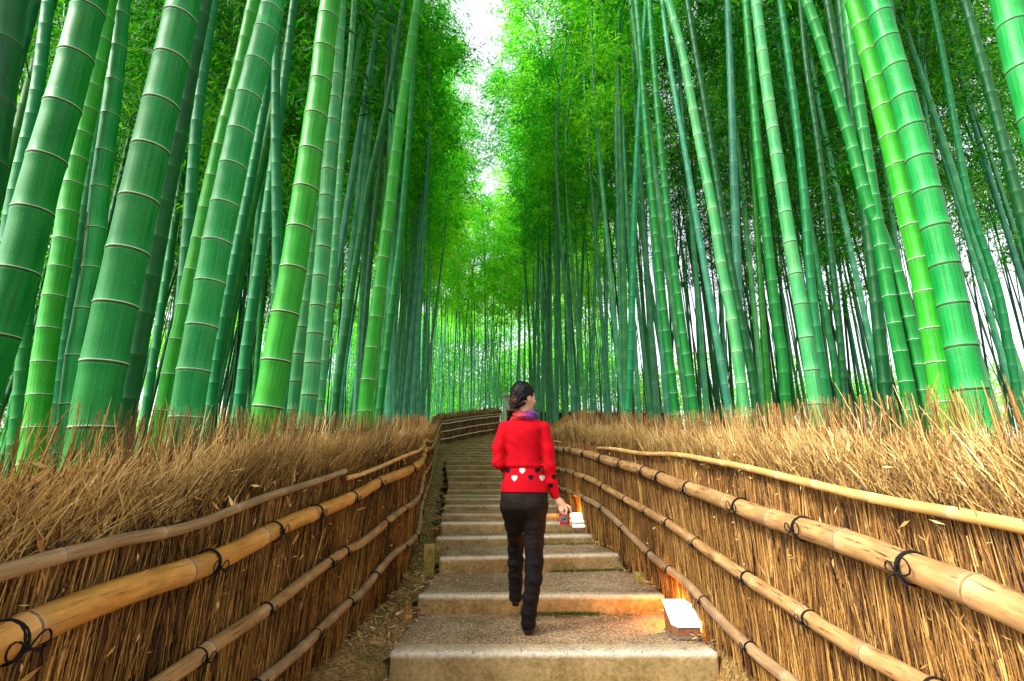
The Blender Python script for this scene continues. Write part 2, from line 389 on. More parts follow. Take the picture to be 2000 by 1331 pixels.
# ------------------------------------------------------------------ sky-side terrain
def build_ground():
    ys = np.concatenate([np.arange(-3, 0, .5), np.arange(0, 11, .05), np.arange(11, 28, .3), np.arange(28, 60, 3), [80, 130, 300]])
    xs = np.concatenate([[-200, -90, -50, -35], np.arange(-25, -5, 2), np.arange(-5, -2.2, .3), np.arange(-2.2, 1.8, .05), np.arange(1.8, 5, .3), np.arange(5, 26, 2), [35, 50, 90, 200]])
    X, Y = np.meshgrid(xs, ys)
    Z = gr(Y)-.035
    cl = np.interp(Y, [0, 3.3, 5, 6, 10, 14, 18, 21, 25], [.25, .25, .22, .08, -.45, -.95, -1.1, -.6, .6])
    inside = np.clip((1.02-np.abs(X-cl))/.08, 0, 1)*(Y < 26)
    n = .018*np.sin(X*7+Y*3)+.015*np.sin(X*3.1-Y*5.3)+.01*np.sin(X*17+Y*13)
    fade = np.clip((np.abs(X)-20)/40, 0, 1)
    Z = Z-inside*.22+n*(np.abs(X) < 6)+.07*np.clip(np.abs(X-cl)-1.0, 0, .3)
    # the far side of the wood drops away a little to the right
    Z = Z-np.clip(X-14, 0, 60)*.05*(Y > 5)
    ny, nx = X.shape
    V = np.stack([X, Y, Z], -1).reshape(-1, 3)
    i = np.arange(ny-1)[:, None]*nx; j = np.arange(nx-1)[None]
    Q = np.stack([i+j, i+j+1, i+nx+j+1, i+nx+j], -1).reshape(-1, 4)
    tag(mesh_np('ground', V, Q, M['soil']), kind='structure')
build_ground()

# ------------------------------------------------------------------ steps and path
# front edge: (left px, right px, y px of the top edge, layout distance, riser base height factor, right end set back)
ST = [(760,1405,1275,3.566,.0),(815,1300,1163,4.448,.0),(857,1232,1090,5.28,.25),(850,1170,1050,6.03,.22),(860,1152,1021,6.465,.05),
      (862,None,1004,7.1,0),(867,None,987,7.9,0),(870,None,974,8.8,0),(867,None,967.5,9.6,0),(873,None,957,10.5,0),(875,None,942,11.5,0),(874,None,930.5,12.5,0),
      (872,None,919,13.5,0),(870,None,909,14.5,0),(870,None,899.5,15.5,0),(870,None,894.5,16.5,0),(870,None,889,17.6,0),(872,None,883,18.8,0),(878,None,878,20,0),
      (890,None,873,21.2,0),(905,None,868,22.4,0),(922,None,862,23.7,0),(936,None,858,25,0),(950,None,854,26.3,0),(968,None,850,27.5,0)]
steps = []
for k, (l, r, y, d, sk) in enumerate(ST):
    d *= K; pl = at_y(l, y, d); zt = pl[2]; xl = pl[0]
    xr = at_y(r, y, d)[0] if r else xl+2.0*K*(1 if k < 12 else 1.05)
    steps.append([xl, xr, d, zt, sk*K])
steps[0][3] = at_z(1000, 1275, 0)[2]*0+at_y(1000, 1275, steps[0][2])[2]
def vnoise(P, sc_, seed=0):
    P = np.asarray(P)*sc_+seed*3.7
    return (np.sin(P[..., 0]*1.7+P[..., 1]*2.3+1.3)+np.sin(P[..., 1]*3.1-P[..., 2]*2.7)+np.sin(P[..., 2]*4.1+P[..., 0]*3.3)+np.sin(P[..., 0]*7.3-P[..., 2]*6.1+P[..., 1]*5.2)*.5)/3.5
ORD = ['bottom', 'second', 'third', 'fourth', 'fifth', 'sixth', 'seventh', 'eighth', 'ninth', 'tenth', 'eleventh', 'twelfth', 'thirteenth', 'fourteenth', 'fifteenth', 'sixteenth', 'seventeenth',
       'eighteenth', 'nineteenth', 'twentieth', 'twenty-first', 'twenty-second', 'twenty-third', 'twenty-fourth', 'topmost']
SPEC = {0: 'broad worn concrete step across the bottom of the picture, its pale edge chipped', 1: 'long low concrete step directly ahead of the woman, moss and a twig at its foot',
        2: 'tall stained concrete step between the mossy stub and the right fence', 3: 'concrete step one above the tall stained step, carrying the smaller lit lamp'}
for k, (xl, xr, d, zt, sk) in enumerate(steps):
    zb = (steps[k-1][3] if k else zt-.30)-.10
    dep = (.17 if k == 0 else .13)
    prof = [(0.012, zb), (.006, zb+.3*(zt-zb)), (0, zt-.035), (.002, zt-.02), (.008, zt-.008), (.020, zt-.001), (.035, zt), (dep*.5, zt+.001), (dep-.02, zt), (dep, zt-.012), (dep, zb)]
    wear = [0, 0, .05, .6, 1, 1, .85, .45, .35, .2, 0]
    L = xr-xl; nx = max(6, int(L/(.03 if k < 5 else .12)))
    xs = np.concatenate([[xl, xl+.006, xl+.018], np.linspace(xl+.035, xr-.035, nx), [xr-.018, xr-.006, xr]]); n = len(xs); p = len(prof)
    shr = np.concatenate([[.030, .010, .003], np.zeros(nx), [.003, .010, .030]])
    V = []; Wd = []
    for x, s_ in zip(xs, shr):
        sk_ = sk*np.clip((x-xl)/L, 0, 1)
        for (py, pz), w_ in zip(prof, wear):
            yy = min(max(py, s_), dep-s_) if s_ else py
            V.append((x, d+yy+sk_, pz-(s_*.5 if pz > zt-.05 else 0))); Wd.append(w_)
    V = np.array(V)
    nn = vnoise(V, 9, k)*.006+vnoise(V, 37, k+5)*.003
    edge = np.array(Wd)*(1 if k < 5 else .45)
    V[:, 1] += nn*(1 if k < 8 else .6); V[:, 2] += vnoise(V, 14, k+9)*.003-np.abs(vnoise(V, 24, k+2))*edge*.005
    i = np.arange(n-1)[:, None]*p; j = np.arange(p-1)[None]
    Q = np.stack([i+j, i+p+j, i+p+j+1, i+j+1], -1).reshape(-1, 4)
    T = [(0, q+1, q) for q in range(1, p-1)]+[((n-1)*p, (n-1)*p+q, (n-1)*p+q+1) for q in range(1, p-1)]
    o = mesh_np('concrete_step', V, Q, M['concrete'], None, None, {'wear': edge}, True, None, T)
    lab = SPEC.get(k) or ('%s concrete step counting up from the bottom of the stairs' % ORD[k] if k < 24 else 'topmost concrete step where the stairs turn right by the far fence')
    tag(o, lab, 'step', 'concrete steps of the stairway')
# gravel treads
pv = []; pq = []; n0 = 0
for k in range(-1, len(steps)):
    if k < 0: xl, xr, y0, zt, sk = steps[0][0]-.1, steps[0][1]+.1, -2.5, steps[0][3]-.17, 0; y1 = steps[0][2]+.02; sk1 = 0
    else:
        xl, xr, y0, zt, sk = steps[k]; y0 += .06
        y1, sk1 = (steps[k+1][2]+.03, steps[k+1][4]) if k+1 < len(steps) else (y0+1.5, 0)
    res = .03 if k < 4 else .15
    nx = int((xr-xl+.5)/res); ny = max(3, int((y1-y0)/res))
    gx, gy = np.meshgrid(np.linspace(xl-.24, xr+.2, nx), np.linspace(0, 1, ny))
    fr = (gx-xl)/(xr-xl); ys = (y0+sk*fr)*(1-gy)+(y1+sk1*fr)*gy
    P = np.stack([gx, ys, 0*gx], -1)
    z = zt-.006+vnoise(P, 9, k)*.004+vnoise(P, 27, k)*.003
    out_ = np.clip(np.maximum(xl-gx, gx-xr)/.2, 0, 1); z = z-out_*.10-.035*(out_ > 0)
    V = np.stack([gx, ys, z], -1).reshape(-1, 3); i = np.arange(ny-1)[:, None]*nx; j = np.arange(nx-1)[None]
    pv.append(V); pq.append(np.stack([i+j, i+j+1, i+nx+j+1, i+nx+j], -1).reshape(-1, 4)+n0); n0 += len(V)
tag(mesh_np('path', np.vstack(pv), np.vstack(pq), M['gravel']), kind='structure')
def tread_z(x, y):
    z = None
    for k, (xl, xr, d, zt, sk) in enumerate(steps):
        if y >= d+sk*np.clip((x-xl)/(xr-xl), 0, 1): z = (xl, xr, zt)
    if z is None: return steps[0][3]-.17
    if z[0]-.02 < x < z[1]+.02: return z[2]
    return gr(y)-.02

# loose stones and litter on the path: uncountable
def scatter():
    stones = []; leaves = []; rl = []
    for _ in range(9000):
        y = 2.6+RNG.random()**1.6*5.5; x = RNG.uniform(-1.15, 1.35)
        z = tread_z(x, y)+.001; s = RNG.uniform(.0025, .0065)*(1.8 if RNG.random() < .05 else 1)
        c = np.array([x, y, z]); v = RNG.normal(size=(6, 3))*.25+np.array([(1,0,0),(-1,0,0),(0,1,0),(0,-1,0),(0,0,.8),(0,0,-.4)])
        stones.append((c+v*s, None, np.array([(0,2,4),(2,1,4),(1,3,4),(3,0,4),(2,0,5),(1,2,5),(3,1,5),(0,3,5)])))
    V, Q, T = merge(stones)
    tag(mesh_np('gravel', V, Q, M['stone'], smooth=False, T=T), kind='stuff')
    V = []; Q = []; r = []
    n = 0
    for _ in range(5600):
        y = 2.3+RNG.random()**1.3*9
        side = RNG.random()
        xl = np.interp(y, PL[:, 1], PL[:, 0]); xr = np.interp(y, PR[:, 1], PR[:, 0])
        if side < .60: x = xl+abs(RNG.normal())*.17
        elif side < .82: x = xr-abs(RNG.normal())*.11
        else: x = RNG.uniform(xl, xr)
        if side >= .82:  # on treads they collect at the riser foot
            ds = [s[2] for s in steps if s[2] > y]
            if ds and RNG.random() < .8: y = ds[0]-abs(RNG.normal())*.06-.005
        z = tread_z(x, y)+.006+RNG.random()*.012+(.035 if side < .82 else 0)
        L = RNG.uniform(.02, .065)*(1.2 if RNG.random() < .3 else 1); wd = L*RNG.uniform(.05, .2)
        a = RNG.random()*6.28; ct, st = math.cos(a), math.sin(a); tl = RNG.normal()*.25
        dx = np.array([ct, st, tl])*L/2; dn = np.array([-st, ct, RNG.normal()*.3])*wd/2; c = np.array([x, y, z])
        V += [c-dx, c+dn+[0,0,.002], c+dx, c-dn]; Q.append((n, n+1, n+2, n+3)); n += 4; r += [RNG.random()*1.0]*4
    tag(mesh_np('leaf_litter', np.array(V), Q, M['dryleaf'], attrs={'rnd': r}), kind='stuff')
    # moss tufts at the riser feet
    V = []; T = []; r = []; n = 0
    spots = []
    for k, (a, b, cnt) in {1: (.42, .72, 420), 2: (.6, 1.0, 260), 3: (.55, 1, 160), 4: (.6, 1, 100)}.items():
        xl, xr, d, zt, sk = steps[k]
        for _ in range(cnt):
            u = RNG.uniform(a, b)+RNG.normal()*.02; spots.append((xl+(xr-xl)*u, d+sk*u-abs(RNG.normal())*.022-.003, steps[k-1][3]))
    for _ in range(500):
        y = RNG.uniform(3.6, 6.5); xl = np.interp(y, PL[:, 1], PL[:, 0]); spots.append((xl+.03+abs(RNG.normal())*.14, y, gr(y)))
    for _ in range(160):
        xl, xr, d, zt, sk = steps[0]; spots.append((xr-.02-abs(RNG.normal())*.1, d-.01-abs(RNG.normal())*.02, zt-.17))
    for (x, y, z) in spots:
        for _ in range(5):
            h = RNG.uniform(.006, .026); a = RNG.random()*6.28; b = RNG.normal(size=2)*.01; q = np.array([x, y, z])+np.array([*(RNG.normal(size=2)*.006), -.004])
            V += [q+[math.cos(a)*.0025, math.sin(a)*.0025, 0], q-[math.cos(a)*.0025, math.sin(a)*.0025, 0], q+[b[0], b[1], h]]
            T.append((n, n+1, n+2)); n += 3; r += [RNG.random()]*3
    tag(mesh_np('moss', np.array(V), None, M['moss'], attrs={'rnd': r}, T=T), kind='stuff')
scatter()
# fallen twig
tp = [at_z(x, y, steps[0][3]+.008) for x, y in ((1048, 1199), (1075, 1200), (1095, 1203), (1118, 1203), (1134, 1206))]
V, Q, T = tube_np(catmull(tp, 14), np.linspace(.007, .004, 14), 7)
tag(mesh_np('twig', V, Q, M['twig'], T=T), 'thin dead twig lying on the gravel in front of the second step', 'twig')

# ------------------------------------------------------------------ brushwood fences
def poly_at(poly, s):
    d = np.linalg.norm(np.diff(poly, axis=0), axis=1); cum = np.concatenate([[0], np.cumsum(d)])
    return np.stack([np.interp(s, cum, poly[:, i]) for i in range(2)], -1), cum[-1]
def topz(polyline_px, poly, extra):
    P = [on_wall(px, py, poly) for px, py in polyline_px]; P = [p for p in P if p is not None]
    a = [(p[1], p[2]-gr(p[1])) for p in P]+[(y*K, h*K) for y, h in extra]; a.sort(); a = np.array(a)
    return lambda y: gr(y)+np.interp(y, a[:, 0], a[:, 1])
HL = topz([(20,888),(300,858),(640,836),(800,832)], PL, [(0,1.52),(5.2,1.33),(7,1.22),(9,1.16),(15,1.13),(20,1.16)])
HR = topz([(2000,812),(1700,822),(1500,826),(1250,830),(1090,836)], PR, [(0,1.6),(12,1.12),(20,1.15),(27,1.2)])
def stick_mesh(name, base, dirs, L, rad, rnd, mat, parent, bend=None, sides=3, kind=None):
    n = len(base); dirs = dirs/np.linalg.norm(dirs, axis=1)[:, None]
    side = np.cross(dirs, np.array([0.3, 1., .2])); side /= np.linalg.norm(side, axis=1)[:, None]+1e-9
    up = np.cross(side, dirs)
    mid = base+dirs*(L*.5)[:, None]; tip = base+dirs*L[:, None]
    if bend is not None: mid = mid+bend*.35; tip = tip+bend
    rings = []
    for c, f in ((base, 1.), (mid, .85), (tip, .45)):
        for k in range(sides):
            a = 2*np.pi*k/sides; rings.append(c+(rad*f)[:, None]*(math.cos(a)*side+math.sin(a)*up))
    V = np.stack(rings, 1)  # n, 3*sides, 3
    q = []
    for rg in range(2):
        for k in range(sides): q.append((rg*sides+k, rg*sides+(k+1) % sides, (rg+1)*sides+(k+1) % sides, (rg+1)*sides+k))
    Q = (np.arange(n)[:, None, None]*3*sides+np.array(q)[None]).reshape(-1, 4)
    T = (np.arange(n)[:, None]*3*sides+np.array([[2*sides, 2*sides+1, 2*sides+2]])) if sides == 3 else None
    return mesh_np(name, V.reshape(-1, 3), Q, mat, attrs={'rnd': np.repeat(rnd, 3*sides)}, smooth=False, parent=parent, T=T)
def fence_brush(root, poly, topf, out, s0, s1, dens, seed, lean=0., shagw=.27, thick=.26, wild=1.0, sc_=1.0):
    s1 = min(s1, np.linalg.norm(np.diff(poly, axis=0), axis=1).sum()-.06)
    """out: +1 the fence's outer side is +x-ish; poly: plan of the face"""
    rg = np.random.default_rng(seed)
    # solid core: a wall slab just behind the face
    ss = np.linspace(s0, s1, int((s1-s0)/.12)+2); p, tot = poly_at(poly, ss); t = np.gradient(p, axis=0); t /= np.linalg.norm(t, axis=1)[:, None]
    nrm = np.stack([t[:, 1], -t[:, 0]], 1)*out
    zt = topf(p[:, 1])-.13*sc_; zb = gr(p[:, 1])-.25
    A = p+nrm*.055; B = p+nrm*thick
    V = np.concatenate([np.c_[A, zb], np.c_[A, zt], np.c_[(A+B)/2, zt+.05*sc_], np.c_[B, zt-.02], np.c_[B, zb]]); n = len(ss)
    i = np.arange(n-1)[:, None]; Q = np.concatenate([np.stack([i[:, 0]+a*n, i[:, 0]+1+a*n, i[:, 0]+1+(a+1)*n, i[:, 0]+(a+1)*n], -1) for a in range(4)])
    mesh_np('brushwood_core', V, Q, M['core'], parent=root)
    # standing face sticks: overlapping courses
    def pick(N, pw=1.0):
        s = s0+(s1-s0)*rg.random(N)**pw; pp, _ = poly_at(poly, s); e = .05
        q, _ = poly_at(poly, np.minimum(s+e, tot)); tt = q-pp; tt /= np.linalg.norm(tt, axis=1)[:, None]+1e-9
        return s, pp, tt, np.stack([tt[:, 1], -tt[:, 0]], 1)*out
    N = int(dens*1.35*(s1-s0)); s, pp, tt, nn = pick(N)
    H = topf(pp[:, 1])-gr(pp[:, 1])
    L = rg.uniform(.18, .55, N)*sc_; h0 = rg.random(N)**.95*(H*.86)-.10
    h0 = np.minimum(h0, H*.92-L*.6)
    off = rg.random(N)*.045+.012+.010*np.sin(s*5.3+seed)+.006*np.sin(s*13.1)
    base = np.c_[pp+nn*off[:, None], gr(pp[:, 1])+h0]
    l1 = rg.normal(size=N)*.075+lean+.06*np.sin(s*2.1+seed)
    wildm = rg.random(N) < .06; l1 = np.where(wildm, rg.normal(size=N)*.55, l1)
    dirs = np.c_[tt*l1[:, None]+nn*(rg.normal(size=N)*.04)[:, None], np.ones(N)]
    clump = .5+.5*np.sin(s*31+np.floor(h0*7)*2.2)
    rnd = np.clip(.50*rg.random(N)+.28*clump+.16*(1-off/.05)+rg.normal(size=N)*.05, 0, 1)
    rad = rg.uniform(.0011, .0027, N)*(1+1.1*(rg.random(N) < .06)); rad *= (1+np.clip(pp[:, 1]-3, 0, 20)*.10)
    bend = np.c_[tt*(rg.normal(size=N)*.012)[:, None], np.zeros(N)]-np.c_[nn, np.zeros(N)]*(rg.random(N)*.008)[:, None]
    stick_mesh('brushwood_face', base, dirs, L, rad, rnd, M['brush'], root, bend)
    # shaggy top
    N = int(dens*1.9*(s1-s0)); s, pp, tt, nn = pick(N)
    H = topf(pp[:, 1])-gr(pp[:, 1]); u = rg.random(N)
    h0 = H*.80+u*(H*.20-.13*sc_)
    off = rg.uniform(-.03, thick-.02, N); edge = rg.random(N) < .5; off = np.where(edge, rg.uniform(-.015, .04, N), off)
    hump = .05*np.sin(s*2.9+seed)+.03*np.sin(s*7.7)
    base = np.c_[pp+nn*off[:, None], gr(pp[:, 1])+h0+hump*.3]
    L = rg.uniform(.05, .15, N)*sc_*(1+.8*(rg.random(N) < .05)*wild)
    l1 = rg.normal(size=N)*.46*wild+lean*3
    dirs = np.c_[tt*l1[:, None]-nn*(rg.random(N)*.38-.10)[:, None], np.ones(N)*.9]
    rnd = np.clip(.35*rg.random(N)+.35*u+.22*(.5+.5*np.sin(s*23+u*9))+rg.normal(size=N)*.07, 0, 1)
    rad = rg.uniform(.0009, .0020, N)*(1+1.2*(rg.random(N) < .05))*(1+np.clip(pp[:, 1]-3, 0, 20)*.11)
    bend = np.c_[tt*(rg.normal(size=N)*.03)[:, None]-nn*(rg.random(N)*.02)[:, None], -rg.random(N)*.015]
    top_ = (base, dirs, L, rad, rnd, bend)
    # stray long twigs and dry leaves caught in the brush
    N = int(13*wild*(s1-s0)); s, pp, tt, nn = pick(N); H = topf(pp[:, 1])-gr(pp[:, 1])
    base = np.c_[pp+nn*rg.uniform(-.03, .2, N)[:, None], gr(pp[:, 1])+H-.12]
    dirs = np.c_[tt*(rg.normal(size=N)*.4)[:, None]-nn*(rg.normal(size=N)*.25)[:, None], np.ones(N)]
    st_ = (base, dirs, rg.uniform(.14, .30, N)*sc_, rg.uniform(.0014, .0024, N), rg.uniform(.3, 1, N), np.c_[tt*(rg.normal(size=N)*.04)[:, None], -rg.random(N)*.02])
    a_ = [np.concatenate(z_) for z_ in zip(top_, st_)]
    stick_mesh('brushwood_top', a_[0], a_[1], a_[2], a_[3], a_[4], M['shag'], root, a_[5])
    N = int(120*(s1-s0)); s, pp, tt, nn = pick(N); H = topf(pp[:, 1])-gr(pp[:, 1])
    hh = H*np.clip(rg.beta(3.2, 1.5, N), .02, .98); c = np.c_[pp-nn*(rg.random(N)*.025+.012)[:, None], gr(pp[:, 1])+hh]
    a = rg.normal(size=N)*1.1+math.pi/2; Ln = rg.uniform(.012, .05, N)*(1+.8*(rg.random(N) < .12)); wd = Ln*rg.uniform(.10, .32, N)
    t3 = np.c_[tt, np.zeros(N)]; n3 = np.c_[nn, np.zeros(N)]; z3 = np.array([0, 0, 1.])
    dx = (np.cos(a)[:, None]*t3+np.sin(a)[:, None]*z3+n3*rg.normal(size=(N, 1))*.3)*Ln[:, None]/2
    dn = (-np.sin(a)[:, None]*t3+np.cos(a)[:, None]*z3+n3*rg.normal(size=(N, 1))*.4)*wd[:, None]/2
    V = np.stack([c-dx, c+dn-n3*.003, c+dx, c-dn], 1).reshape(-1, 3); Q = np.arange(4*N).reshape(-1, 4)
    mesh_np('dry_leaves', V, Q, M['dryleaf'], attrs={'rnd': np.repeat(rg.random(N), 4)}, smooth=False, parent=root)

def cord(parent, P, tdir, r, out, seed, knot=True):
    """black rope lashed round a pole at P (pole direction tdir, radius r); out: unit vector towards the path"""
    rg = np.random.default_rng(seed); P = np.asarray(P, float)
    t = tdir/np.linalg.norm(tdir); o = np.array([out[0], out[1], 0.]); o -= t*(o@t); o /= np.linalg.norm(o); u = np.cross(t, o); u *= np.sign(u[2])
    th = np.linspace(0, 2*np.pi, 22); cr = max(.0028, r*.078); parts = []
    for k, sh in enumerate((-1, 1)):
        ring = P+t[None]*(sh*cr*1.1+cr*.8*np.sin(th*2+k))[:, None]+(r+cr*.6)*(np.cos(th)[:, None]*o+np.sin(th)[:, None]*u)
        parts.append(tube_np(ring, cr, 6, False))
    if knot:
        kc = P+o*(r+cr*1.5)-u*r*rg.uniform(.1, .5)
        for k in range(3):
            a = rg.random(3)*6.28; th = np.linspace(0, 2*np.pi, 12)
            ring = kc+cr*1.5*(np.cos(th+a[0])[:, None]*(t*math.cos(a[1])+u*math.sin(a[1]))+np.sin(th)[:, None]*(o*.6+u*math.cos(a[2])*.6))
            parts.append(tube_np(ring, cr*.9, 5, False))
        for sg in (-1, 1):   # bow loops and tails
            sz = r*rg.uniform(.9, 1.5); a = rg.uniform(.1, .8)
            d1 = t*sg*math.cos(a)+u*math.sin(a)*(.6 if sg > 0 else .9); d2 = np.cross(d1, o)
            lp = np.linspace(0, 1, 12); loop = kc+(np.sin(lp*np.pi)[:, None]*d1*sz*1.1)+(np.sin(lp*2*np.pi)[:, None]*d2*sz*.38)+o*.004
            parts.append(tube_np(loop, cr*.75, 5, False))
            tl = catmull([kc, kc+t*sg*r*.7-u*r*.5+o*.004, kc+t*sg*r*rg.uniform(.6, 1.3)-u*r*rg.uniform(1.1, 1.9)], 8)
            parts.append(tube_np(tl, np.linspace(cr*.8, cr*.5, 8), 5))
    V, Q, T = merge(parts)
    return mesh_np('cord_tie', V, Q, M['cord'], T=T, parent=parent)

def rail(root, pts, r, mats, spacing, out, ties, seed, sides=14, label=None, wob=.004):
    random.seed(seed)
    pts = np.asarray(pts)
    pts = pts[np.argsort(pts[:, 1])]
    o = culm('bamboo_rail', pts, r, r*.86, spacing, sides, mats, root, seam=(0 if out < 0 else math.pi), wob=wob, hi=True, swell=1.9)
    if label: o['label'] = label
    dn = catmull(pts, 80)
    for i, ty in enumerate(ties):
        k = int(np.argmin(abs(dn[:, 1]-ty)));
        if k in (0, len(dn)-1): continue
        tdir = dn[min(k+1, 79)]-dn[k-1]
        cord(o, dn[k], tdir, r*(1-.14*k/80)*1.03, (out, 0), seed*31+i, knot=ty < 9)
    return o

# ---- right fence
fr = tag(empty('brushwood_fence', (PR[1][0], PR[1][1], gr(PR[1][1]))), 'long brushwood fence lining the right side of the stairs behind the lit lamps', 'fence')
bpy.context.view_layer.update()
def par(root): 
    root['_o'] = 1; return root
def loc_fix(root):
    l = Vector(root.location)
    for ch in root.children: ch.matrix_parent_inverse = Matrix.Translation(-l)
fence_brush(fr, PR, HR, +1, 2.0, 13.2, 2900, 3, lean=-.02, wild=.85)
def px_rail(pts, poly, extra_head=None, tail=None):
    P = [on_wall(px, py, poly) for px, py in pts]; P = [p for p in P if p is not None]; P.sort(key=lambda p: p[1])
    P = [P[0]+(P[0]-P[1])/np.linalg.norm(P[0]-P[1])*1.2]+P
    if tail: P += tail
    return P
RA = {'thin':[(1084,862),(1190,876),(1250,884),(1335,890),(1430,905),(1530,930),(1610,947),(1719,970),(1885,1003),(2000,1027)],
'thick':[(1083,876),(1121,880),(1180,895),(1250,916),(1278,925),(1345,951),(1440,984),(1582,1032),(1724,1079),(1810,1112),(1914,1146),(2000,1184)],
'R3':[(1085,913.5),(1121,923),(1152,934.5),(1180,948),(1250,989),(1321,1027),(1383,1072),(1473,1131),(1544,1174),(1620,1226),(1700,1274),(1810,1331)],
'R4':[(1089,950),(1121,962),(1148,974.5),(1180,991),(1250,1058),(1288,1093.5),(1345,1136),(1406,1198),(1454,1245),(1501,1288),(1553,1331)]}
tR = [y*K for y in (1.70,2.36,3.05,3.68,4.2,4.62,5.15,5.7,6.25,6.9,7.6,8.5)]
shift = lambda P, dx: [np.array([p[0]+dx, p[1], p[2]]) for p in P]
P_ = px_rail(RA['thin'], PR); rail(fr, shift(P_, -.032), .0185, [M['pole_y'], M['node_tan'], M['pole_node']], .30, -1, [], 5, label='slender yellow top rail')
P_ = px_rail(RA['thick'], PR); rail(fr, shift(P_, -.035), .047, [M['pole'], M['pole_node'], M['pole_node_dk']], .52, -1, tR, 6, label='thickest rail, second from the top')
P_ = px_rail(RA['R3'], PR); rail(fr, shift(P_, -.028), .034, [M['pole'], M['pole_node'], M['pole_node_dk']], .42, -1, [t+.02 for t in tR], 7)
P_ = px_rail(RA['R4'], PR); rail(fr, shift(P_, -.028), .031, [M['pole_gr'], M['pole_node'], M['pole_node_dk']], .36, -1, [t+.04 for t in tR], 8)
vc = [on_wall(x, y, PR)+[-.02, 0, 0] for x, y in ((1462,958),(1466,1005),(1476,1060),(1482,1128))]
V, Q, T = tube_np(catmull(vc, 12), .0035, 5); mesh_np('hanging_cord', V, Q, M['cord'], T=T, parent=fr)
loc_fix(fr)
# ---- left fence
fl = tag(empty('brushwood_fence', (PL[1][0], PL[1][1], gr(PL[1][1]))), 'long brushwood fence lining the left side of the stairs, orange poles lashed along it', 'fence')
fence_brush(fl, PL, HL, -1, 2.0, 19.8, 2500, 4, lean=.05, wild=1.25)
RB = {'thinA':[(0,1112),(108,1081),(166,1067),(224,1049),(275,1043),(361,1025),(416,1005),(517,969),(596,942),(665,920)],
'thinB':[(667,933),(700,924),(745,908.5),(792,887)],
'thick':[(0,1247),(65,1215),(145,1184),(253,1143),(361,1110),(452,1074),(531,1034),(614,998),(700,962),(735,942),(792,918)],
'L3':[(307,1331),(361,1294),(434,1240),(506,1193),(596,1128),(672,1074),(700,1060),(764,1008)],
'L4':[(506,1327),(593,1255),(665,1186),(700,1157),(757,1089)]}
def tailL(fr_): return [np.array([np.interp(y, PL[:, 1], PL[:, 0]), y, gr(y)+(HL(y)+.04-gr(y))*fr_]) for y in np.array([5.3, 6.5, 8, 10, 13, 16, 19.6])*K]
tL = [y*K for y in (1.33,1.93,2.50,3.08,3.55,4.0,4.6,5.3,6.0,6.8,7.8,9,10.4,12)]
P_ = px_rail(RB['thinA'], PL); rail(fl, shift(P_, .034), .019, [M['pole_gr'], M['pole_node'], M['pole_node_dk']], .38, 1, [], 15, label='thin grey upper rail ending halfway along')
P_ = [on_wall(px, py, PL) for px, py in RB['thinB']]; rail(fl, shift(P_+tailL(.80), .034), .015, [M['pole_y'], M['node_tan'], M['pole_node']], .3, 1, [], 16, label='thin yellow upper rail')
P_ = px_rail(RB['thick'], PL, tail=tailL(.70)); rail(fl, shift(P_, .028), .040, [M['pole_or'], M['pole_node'], M['pole_node_dk']], .5, 1, tL, 17, label='thickest rail, bright orange near the camera')
P_ = px_rail(RB['L3'], PL, tail=tailL(.44)); rail(fl, shift(P_, .022), .028, [M['pole'], M['pole_node'], M['pole_node_dk']], .42, 1, [t+.02 for t in tL], 18)
P_ = px_rail(RB['L4'], PL, tail=tailL(.18)); rail(fl, shift(P_, .022), .027, [M['pole_gr'], M['pole_node'], M['pole_node_dk']], .36, 1, [t+.03 for t in tL], 19)
loc_fix(fl)
# ---- far fence across the top left of the stairs
PF = plan([(-3.0,20.6),(-2.2,23.2),(-1.3,25.6),(-.62,27.7)])
HF = lambda y: gr(y)+np.interp(y, [20.6*K, 27.7*K], [1.19*K, 1.28*K])
ff = tag(empty('brushwood_fence', (PF[0][0], PF[0][1], gr(PF[0][1]))), 'distant brushwood fence with pale rails where the stairs bend right', 'fence')
fence_brush(ff, PF, HF, -1, 0.05, 7.2, 1100, 9, wild=.55, shagw=.22)
for i, (f_, r_) in enumerate(((.80, .016), (.70, .030), (.43, .028), (.17, .026))):
    y = np.linspace(20.7, 27.6 if f_ > .2 else 26.6, 8)*K
    P_ = np.c_[np.interp(y, PF[:, 1], PF[:, 0])+.03, y-.02, gr(y)+(HF(y)-gr(y))*f_]
    rail(ff, P_, r_, [M['pole_pale'], M['pole_node'], M['pole_node_dk']], .5, 1, [] if f_ > .75 else list(np.arange(20.9, 27.4, .62)*K), 20+i, sides=8, wob=.006)
b_, q_ = boxes_np([(PF[-1][0]+.0, PF[-1][0]+.09, PF[-1][1]-.06, PF[-1][1]+.03, gr(PF[-1][1])-.1, gr(PF[-1][1])+1.12)])
bevel(mesh_np('end_post', b_, q_, M['pole_pale'], smooth=False, parent=ff), .015)
loc_fix(ff)
# ---- fence seen behind the right-hand grove
PG = plan([(-.35,28.2),(2.0,29.2),(5,29.6),(9.5,29.5)])
HG = lambda y: gr(y)*0+gr(29*K)+1.30*K
fg = tag(empty('brushwood_fence', (PG[0][0], PG[0][1], gr(PG[0][1]))), 'farthest brushwood fence glimpsed between bamboo stalks to the right of the woman', 'fence')
fence_brush(fg, PG, HG, +1, .05, 9, 800, 12, wild=.5, shagw=.22)
for i, (f_, r_) in enumerate(((.80, .018), (.66, .034), (.40, .032), (.16, .03))):
    s = np.linspace(.1, 9, 10); p_, _ = poly_at(PG, s); z_ = gr(29*K)+1.3*K*f_
    o = culm('bamboo_rail', np.c_[p_[:, 0], p_[:, 1]-.05, np.full(10, z_)], r_, r_*.9, .5, 8, [M['pole_pale'], M['pole_node'], M['pole_node_dk']], fg, seam=0)
loc_fix(fg)

